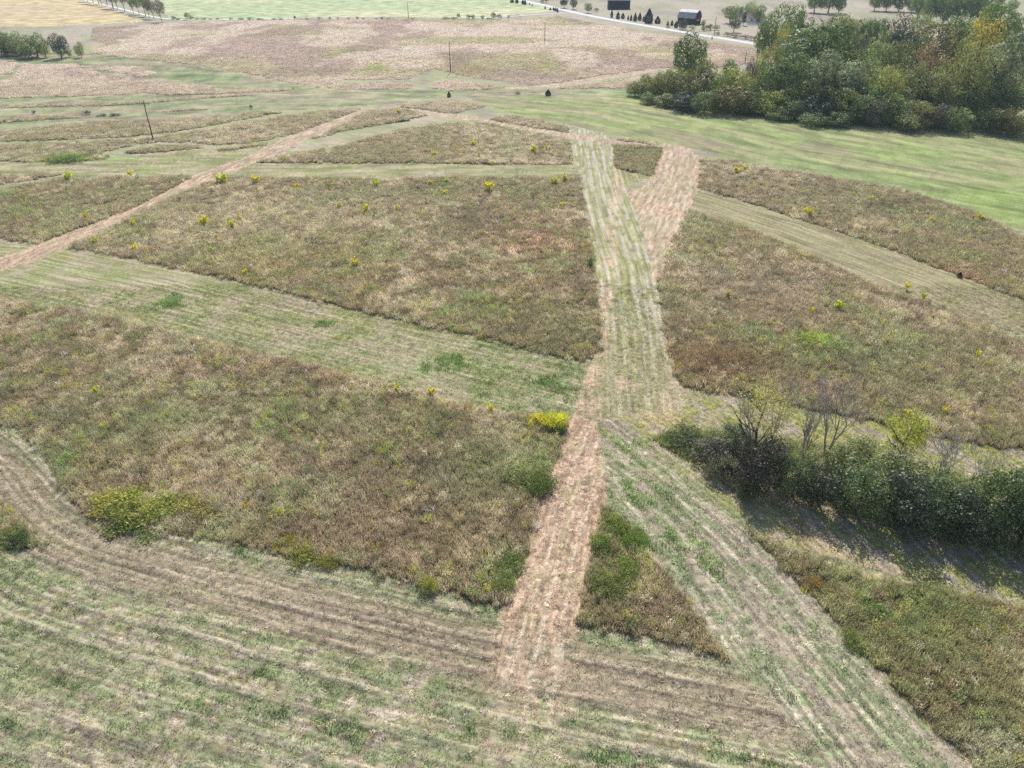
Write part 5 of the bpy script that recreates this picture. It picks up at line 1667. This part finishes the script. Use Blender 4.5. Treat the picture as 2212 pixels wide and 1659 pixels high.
LEFTG = [('round', 15, 58, 118, 40, PAL, 'pale tree at the back of the clump at the left edge'), ('round', -5, 66, 118, 40, MID, 'tree cut by the left edge of the photo'), ('round', 2, 78, 122, 22, DKG, 'dark tree low at the left edge'),
         ('scrub', 28, 84, 122, 40, OLV, 'olive bush inside the clump at the left edge'), ('round', 63, 62, 124, 42, MID, 'dense green tree in the clump at the left edge'), ('loose', 45, 95, 125, 24, PAL, 'pale sapling left of the dense green tree'),
         ('tall', 118, 70, 125, 33, (0.085, 0.115, 0.06), 'upright green tree standing right of the left clump'), ('loose', 90, 92, 124, 22, YGR, 'yellow-green sapling between the two green trees'), ('small', 145, 105, 123, 18, OLV, 'low bush right of the upright green tree'),
         ('loose', 166, 88, 124, 20, (0.26, 0.25, 0.08), 'pale yellow sapling at the right end of the left clump'), ('small', 60, 110, 126, 40, DKG, 'low dark bush below the dense green tree'), ('small', 15, 108, 122, 40, MID, 'low green bush at the left edge')]
for (kd, px, pt, pb, w, c, lb) in LEFTG:
    far_tree(kd, px, pt, pb, w * 1.25, c, lb, 'tree' if kd in ('round', 'tall', 'loose') else 'bush', None, low=.02 if kd != 'small' else 0, name='clump_tree' if kd in ('round', 'tall', 'loose') else 'clump_bush')


def Z5(x, y): return (1500 + x * .3617) * .72, y * .3617 * .72


CEDROW = [(930, 145, 80, 26), (982, 155, 95, 36), (1022, 155, 105, 36), (1065, 165, 125, 18), (1090, 170, 120, 24), (1125, 175, 105, 36), (1163, 170, 103, 38), (1195, 178, 130, 28), (1242, 192, 70, 82), (1312, 195, 133, 56), (1395, 215, 172, 22), (1430, 212, 166, 28), (1465, 230, 175, 40)]
CEDLB = ['leftmost small cedar of the roadside row, below the black barn', 'second cedar of the roadside row from the black barn side', 'third cedar of the roadside row', 'smallest cedar of the roadside row', 'narrow cedar right of the smallest one', 'upright cedar in the middle of the roadside row', 'upright twin cedar right of the middle of the row', 'cedar tucked against the left side of the largest one',
         'largest cone-shaped cedar of the roadside row', 'rounded cedar right of the largest one', 'small cedar left of the gambrel barn', 'small twin cedar left of the gambrel barn', 'dark cedar at the left corner of the gambrel barn']
for (zx, zb, zt, zw), lb in zip(CEDROW, CEDLB):
    px, pb = Z5(zx, zb); _, pt = Z5(zx, zt)
    far_tree('cedar', px, pt, pb, zw * .26 * 1.15, CED, lb, 'cedar', 'cedars in a row beside the road')
OTHERS = [('round', 1530, 65, -30, 80, CED, 'big dark tree left of the tall roadside pair'), ('tall', 612, 77, -15, 64, CED, 'dark tall tree, right one of the pair across the road'), ('tall', 535, 68, -25, 74, CED, 'dark tall tree, left one of the pair across the road'),
          ('round', 735, 108, 20, 70, DKG, 'dark leafy tree between the pair and the black barn'), ('small', 795, 98, 62, 50, DKG, 'low dark bush beside the leafy tree near the black barn'),
          ('round', 385, 22, -40, 50, DKG, 'dark tree at the top edge above the road'), ('small', 350, 25, -5, 40, DKG, 'small bush above the road at the top edge'),
          ('cedar', 100, 22, -15, 40, CED, 'dark cedar by the road at the top edge, farthest left'), ('cedar', 140, 26, -12, 36, CED, 'dark cedar by the road at the top edge, second'), ('cedar', 190, 34, -5, 30, CED, 'dark cedar by the road at the top edge, third'), ('cedar', 208, 38, -5, 28, CED, 'dark cedar by the road at the top edge, nearest'),
          ('cedar', 246, 42, 20, 12, CED, 'tiny dark cedar on the near road verge'), ('cedar', 267, 48, 32, 12, CED, 'second tiny dark cedar on the near road verge'), ('cedar', 375, 74, 46, 16, CED, 'lone small cedar on the near road verge'),
          ('cedar', 418, 84, 62, 26, CED, 'first cedar of the tight cluster by the farm lane'), ('cedar', 446, 86, 56, 24, CED, 'second cedar of the tight cluster by the farm lane'), ('cedar', 464, 92, 58, 22, CED, 'third cedar of the tight cluster by the farm lane'), ('cedar', 479, 102, 62, 18, CED, 'nearest cedar of the tight cluster by the farm lane'),
          ('scrub', 1525, 245, 150, 80, (0.09, 0.095, 0.06), 'grey-green shrub in front of the gambrel barn'), ('small', 1600, 245, 205, 60, PAL, 'pale low shrub below the gambrel barn end'), ('small', 1390, 232, 210, 60, PAL, 'pale weedy shrub left of the gambrel barn'),
          ('tall', 1692, 240, 160, 34, MID, 'small upright tree right of the gambrel barn'), ('small', 1745, 250, 195, 60, DKG, 'dark low shrub around the foot of the roadside pole'), ('small', 1800, 250, 200, 66, GRY, 'grey low shrub right of the roadside pole'), ('small', 1720, 255, 205, 50, MID, 'low green shrub left of the roadside pole'), ('small', 1690, 258, 215, 40, OLV, 'low olive shrub at the barn-side of the pole'),
          ('round', 1930, 190, 20, 150, MID, 'large pale green tree beside the white fence'), ('round', 1962, 268, 115, 105, (0.10, 0.13, 0.045), 'round-crowned tree on its own in front of the large pale one'), ('tall', 2035, 210, 88, 46, CED, 'dark narrow cedar-like tree beside the round-crowned one'),
          ('loose', 2075, 160, 10, 70, MID, 'thin green tree behind the white fence'), ('loose', 2120, 175, -5, 80, PAL, 'tall thin tree behind the white fence, next along'), ('round', 2170, 190, 20, 100, MID, 'green tree where the white fence meets the wood'), ('round', 2010, 170, 30, 60, MID, 'tree filling behind the dark narrow one'),
          ('small', 1815, 290, 262, 60, BRN, 'low grey-brown bush past the pole beside the road'), ('small', 1880, 300, 265, 80, BRN, 'broad grey-brown bush beside the road'), ('small', 1960, 312, 275, 90, BRN, 'grey-brown bush below the round-crowned tree'), ('small', 2040, 322, 285, 90, BRN, 'grey-brown bush beside the road near the wood'), ('small', 2110, 335, 295, 90, BRN, 'last grey-brown bush before the wood'),
          ('small', 1762, 330, 300, 14, CED, 'tiny dark bush on the near road verge opposite the pole')]
for (kd, zx, zb, zt, zw, c, lb) in OTHERS[1:]:
    px, pb = Z5(zx, zb); _, pt = Z5(zx, zt)
    far_tree(kd, px, pt, pb, zw * .26 * 1.1, c, lb, 'cedar' if kd == 'cedar' else 'bush' if kd in ('small', 'scrub') else 'tree', None, low=0.0 if kd in ('small', 'scrub') else .1 if kd == 'round' else .12,
             name='cedar' if kd == 'cedar' else 'roadside_bush' if kd in ('small', 'scrub') else 'roadside_tree')
TOPR = [(1270, -50, 70, 110), (1350, -70, 72, 110), (1430, -60, 74, 110), (1510, -40, 78, 100), (1570, -60, 130, 160), (1660, -90, 150, 170), (1750, -80, 155, 170), (1840, -90, 158, 170), (1920, -80, 155, 170), (1990, -50, 150, 150), (2140, -5, 85, 120), (2080, -60, 60, 60), (880, -80, 82, 140), (980, -110, 86, 170), (1040, -60, 84, 90)]
TOPL = ['dark tree in the far row along the top edge, first of four', 'dark tree in the far row along the top edge, second of four', 'dark tree in the far row along the top edge, third of four', 'dark tree in the far row along the top edge, last of four', 'left end tree of the dark far clump at the top right', 'second tree of the dark far clump at the top right', 'third tree of the dark far clump at the top right', 'fourth tree of the dark far clump at the top right', 'fifth tree of the dark far clump at the top right', 'right end tree of the dark far clump at the top right', 'rounded lone tree near the top right corner', 'thin tree beside the lone one near the top right corner',
        'green tree at the top edge above the wood, left one', 'tall dark tree at the top edge above the wood', 'green tree at the top edge above the wood, right one']
for (zx, zt, zb, zw), lb in zip(TOPR, TOPL):
    far_tree('oak', Z3(zx), zt / 3.0, zb / 3.0, zw / 3.0, [DKG, MID, DKG][zx % 3], lb, 'tree', None, low=.03)

# hedge line under the pale green pasture: every bush its own
r = np.random.default_rng(9)
HL = [(372, 34, 14, DKG), (384, 38, 16, MID), (403, 26, 14, OLV), (412, 34, 10, DKG), (424, 40, 16, MID), (440, 38, 14, MID), (455, 39, 12, MID), (470, 38, 10, OLV), (499, 37, 9, MID), (520, 38, 14, DKG), (541, 36, 16, MID), (560, 39, 16, OLV), (590, 39, 14, OLV), (606, 39, 10, MID),
      (636, 33, 6, CED), (662, 39, 8, MID), (690, 36, 9, DKG), (712, 36, 5, CED), (729, 37, 5, CED), (752, 38, 8, OLV), (772, 35, 8, OLV), (784, 37, 8, MID), (812, 38, 6, DKG), (825, 36, 6, CED), (838, 38, 10, OLV), (893, 38, 16, MID), (962, 36, 18, DKG), (980, 36, 14, DKG), (991, 28, 10, OLV), (1012, 30, 10, MID), (1022, 30, 14, OLV), (1043, 32, 12, OLV), (1057, 38, 14, CED), (1066, 25, 12, (0.16, 0.08, 0.07)), (1076, 30, 16, (0.17, 0.09, 0.08)), (1098, 32, 6, OLV)]
for k, (px, pt, w, c) in enumerate(HL):
    pb = 42.5 if px < 1050 else 41.0
    lb = 'small bush in the long hedge line below the pale green pasture'
    ORD = 'first second third fourth fifth sixth seventh eighth ninth tenth eleventh twelfth thirteenth fourteenth fifteenth sixteenth seventeenth eighteenth nineteenth twentieth twenty-first twenty-second twenty-third twenty-fourth twenty-fifth twenty-sixth twenty-seventh twenty-eighth twenty-ninth thirtieth thirty-first thirty-second thirty-third thirty-fourth thirty-fifth thirty-sixth'.split()
    lb = ('small dark cedar, ' if c == CED else 'green bush, ' if c == MID else 'dark bush, ' if c == DKG else 'olive bush, ') + ORD[k] + ' from the left end of the hedge line'
    if c[0] == 0.16: lb = 'tall reddish bush at the right end of the hedge line'
    if c[0] == 0.17: lb = 'broad reddish bush at the right end of the hedge line'
    if px == 403: lb = 'tallest olive bush at the left end of the hedge line'
    far_tree('small', px, pt, pb, w * 1.1, c, lb, 'bush', 'bushes in the hedge line below the pasture', low=0.0, name='hedge_line_bush', trunk=False)
# ------------------------------------------------------------------ utility poles
def pole(px, pb, pt, label):
    X, Y, g = gnd(px, pb); X, Y, g = float(X), float(Y), float(g)
    dx, dy, dz = ray(px, pt)
    h = CAM_H + dz * Y / dy - g
    t = bpy.data.objects.new('utility_pole', None); COL.objects.link(t); t.location = (X, Y, g - .1)
    tag(t, label, 'utility pole', 'single wooden utility poles')
    tb = Tubes(); n = 7
    tb.add([np.array([.04 * math.sin(k * 1.1), .03 * math.cos(k), h * k / (n - 1)]) for k in range(n)], [.20 - .085 * k / (n - 1) for k in range(n)], 10)
    link('pole', tb.mesh('pole', M_POLE), t)
    ib = Tubes()
    ib.add([(0, 0, h - .05), (0, 0, h + .12), (0, 0, h + .16), (0, 0, h + .28)], [.03, .03, .09, .05], 8)
    link('insulator', ib.mesh('insulator', M_CERAMIC), t)
    sb = Tubes()
    sb.add([(0.1, -.1, h - 1.2), (.30, -.12, h - 1.2), (.30, -.12, h - 1.05), (.30, -.12, h - .95)], [.03, .03, .07, .05], 6)
    link('side_insulator', sb.mesh('side_insulator', M_CERAMIC), t)


pole(331, 303, 219, 'nearest wooden utility pole, standing in the left grass rows')
pole(973, 155, 90, 'wooden utility pole at the middle below the far pinkish field')
pole(1176.5, 93.5, 47, 'wooden utility pole in the far field left of the road')
pole(882.5, 41.5, 5, 'wooden utility pole on the hedge line below the pasture')
pole(1542, 78, 36, 'wooden utility pole across the road near the gambrel barn')
pole(1609, 138, 112, 'wooden utility pole between the road and the wood')

# ------------------------------------------------------------------ barns, house, fence
def gable_profile(w, eave, ridge):
    return [(-w / 2, 0), (w / 2, 0), (w / 2, eave), (0, ridge), (-w / 2, eave)]


def roof_sheet(name, pts, x0, x1, th, mat):
    """a folded sheet: (y,z) points of its underside run along x with thickness"""
    n = len(pts)
    prof = list(pts) + [(y, z + th) for y, z in reversed(pts)]
    return prism(name, prof, x0, x1, mat)


# black barn
X, Y, g = gnd(1338, 20.2); X, Y, g = float(X), float(Y), float(g)
t = bpy.data.objects.new('black_barn', None); COL.objects.link(t); t.location = (X, Y + 6, g - .1); t.rotation_euler = (0, 0, math.radians(-3))
tag(t, 'black wooden barn with a pale metal roof at the top edge', 'barn')
L, W, EV, RD = 16.6, 12.0, 6.6, 9.6
link('wall', prism('wall', gable_profile(W, EV, RD), -L / 2, L / 2, M_BLACKWOOD), t)
rf = link('roof', roof_sheet('roof', [(-W / 2 - .5, EV - .25), (0, RD + .05), (W / 2 + .5, EV - .25)], -L / 2 - .5, L / 2 + .5, .14, M_METAL), t)
dr = link('door', boxes('door', [(-2.0, 2.0, -W / 2 - .08, -W / 2 - .004, .1, 4.2)], M_BLACKWOOD), t)
link('door_rail', boxes('door_rail', [(-4.3, 4.3, -W / 2 - .14, -W / 2 - .01, 4.22, 4.42)], M_DARK), dr)
for k in range(12):
    xk = -L / 2 + .7 + k * (L - 1.4) / 11
    if abs(xk) > 2.3:
        link('batten', boxes('batten', [(xk - .07, xk + .07, -W / 2 - .06, -W / 2 - .003, .1, EV - .3)], M_BLACKWOOD), t)

# gambrel barn: ridge runs back to the left
X, Y, g = gnd(1490, 52.2); X, Y, g = float(X), float(Y), float(g)
t = bpy.data.objects.new('gambrel_barn', None); COL.objects.link(t); t.location = (X, Y + 3.0, g - .1); t.rotation_euler = (0, 0, math.radians(-38))
tag(t, 'dark red gambrel barn with a pale rusty metal roof beside the road', 'barn')
L, W = 12.0, 9.6
GP = [(-W / 2, 0), (W / 2, 0), (W / 2, 4.0), (3.1, 6.9), (0, 8.3), (-3.1, 6.9), (-W / 2, 4.0)]
link('wall', prism('wall', GP, -L / 2, L / 2, M_REDWOOD), t)
for s in (-1, 1):
    pts = [(s * (W / 2 + .45), 3.7), (s * 3.15, 6.98), (0, 8.4)]
    if s > 0: pts = pts[::-1]
    rf = link('roof', roof_sheet('roof', pts, -L / 2 - .4, L / 2 + .45, .12, M_METAL), t)
    for k in range(1, 8):
        xk = -L / 2 + k * L / 8
        a, b, c = [(y, z + .13) for y, z in pts]
        tb = Tubes(); tb.add([(xk, a[0], a[1]), (xk, b[0], b[1]), (xk, c[0], c[1])], [.05] * 3, 4)
        link('roof_seam', tb.mesh('roof_seam', M_METAL), rf)
link('doorway', boxes('doorway', [(L / 2 + .004, L / 2 + .06, -1.8, 1.8, .1, 3.0)], M_DARK), t)
link('loft_door', boxes('loft_door', [(L / 2 + .004, L / 2 + .07, -.8, .8, 4.6, 6.2)], M_DARK), t)
link('door_sill_board', boxes('door_sill_board', [(L / 2 + .065, L / 2 + .16, -2.0, 2.0, 2.3, 2.7)], M_WHITE), t)
for k in range(16):
    yk = -W / 2 + .3 + k * (W - .6) / 15
    top_ = min(4.0 + (W / 2 - abs(yk)) * 1.6, 6.6)
    if abs(yk) > 1.9:
        link('wall_board', boxes('wall_board', [(L / 2 + .003, L / 2 + .035 + .015 * (k % 3), yk - .24, yk + .24, .1, top_)], M_REDWOOD), t)

# house half hidden in the trees
X, Y, g = gnd(1637, 50.5); X, Y, g = float(X), float(Y), float(g)
t = bpy.data.objects.new('house', None); COL.objects.link(t); t.location = (X, Y + 9, g - .05); t.rotation_euler = (0, 0, math.radians(8))
tag(t, 'white house with a brown roof half hidden behind trees by the wood', 'house')
L, W, EV, RD = 11.0, 8.0, 2.9, 5.0
link('wall', prism('wall', gable_profile(W, EV, RD), -L / 2, L / 2, M_WHITE), t)
rf = link('roof', roof_sheet('roof', [(-W / 2 - .4, EV - .2), (0, RD + .04), (W / 2 + .4, EV - .2)], -L / 2 - .4, L / 2 + .4, .16, M_TILE), t)
link('chimney', boxes('chimney', [(2.2, 3.0, -.4, .4, 4.2, 6.1)], M_TILE), rf)
for xk in (-3.6, 0.2, 3.4):
    w_ = link('window', boxes('window', [(xk - .6, xk + .6, -W / 2 - .05, -W / 2 - .004, 1.0, 2.2)], M_WHITE), t)
    link('pane', boxes('pane', [(xk - .5, xk + .5, -W / 2 - .07, -W / 2 - .052, 1.1, 2.1)], M_DARK), w_)
link('door', boxes('door', [(1.3, 2.2, -W / 2 - .06, -W / 2 - .004, .05, 2.1)], M_TILE), t)

# white fence
p0 = gnd(1613, 54.0); p1 = gnd(1667, 56.0)
P0 = np.array([float(p0[0]), float(p0[1])]); P1 = np.array([float(p1[0]), float(p1[1])])
t = bpy.data.objects.new('white_fence', None); COL.objects.link(t)
t.location = (P0[0], P0[1], float(height(P0[0], P0[1]))); t.rotation_euler = (0, 0, math.atan2(*(P1 - P0)[::-1]))
tag(t, 'low white board fence in front of the half-hidden house', 'fence')
LF = float(np.linalg.norm(P1 - P0)); n = 9
for k in range(n + 1):
    xk = LF * k / n
    link('post', boxes('post', [(xk - .08, xk + .08, -.08, .08, -.1, 1.6)], M_WHITE), t)
    if k < n:
        for j in range(4):
            link('board', boxes('board', [(xk + .085, xk + LF / n - .085, -.03, .03, .2 + j * .36, .47 + j * .36)], M_WHITE), t)

# ------------------------------------------------------------------ air
bm_ = boxes('haze', [(-6500, 6500, -1000, 2900, -6.0, 62.0)], None)
mh, nh, lh = new_mat('haze_air')
oh = nh.new('ShaderNodeOutputMaterial')
pv = nh.new('ShaderNodeVolumePrincipled')
pv.inputs['Color'].default_value = (0.72, 0.86, 1.0, 1)
pv.inputs['Density'].default_value = HAZE
pv.inputs['Anisotropy'].default_value = 0.0
lh.new(pv.outputs[0], oh.inputs['Volume'])
bm_.materials.clear(); bm_.materials.append(mh)
hz = link('haze', bm_)
tag(hz, 'thin blue haze over the far fields', 'haze', kind='stuff')
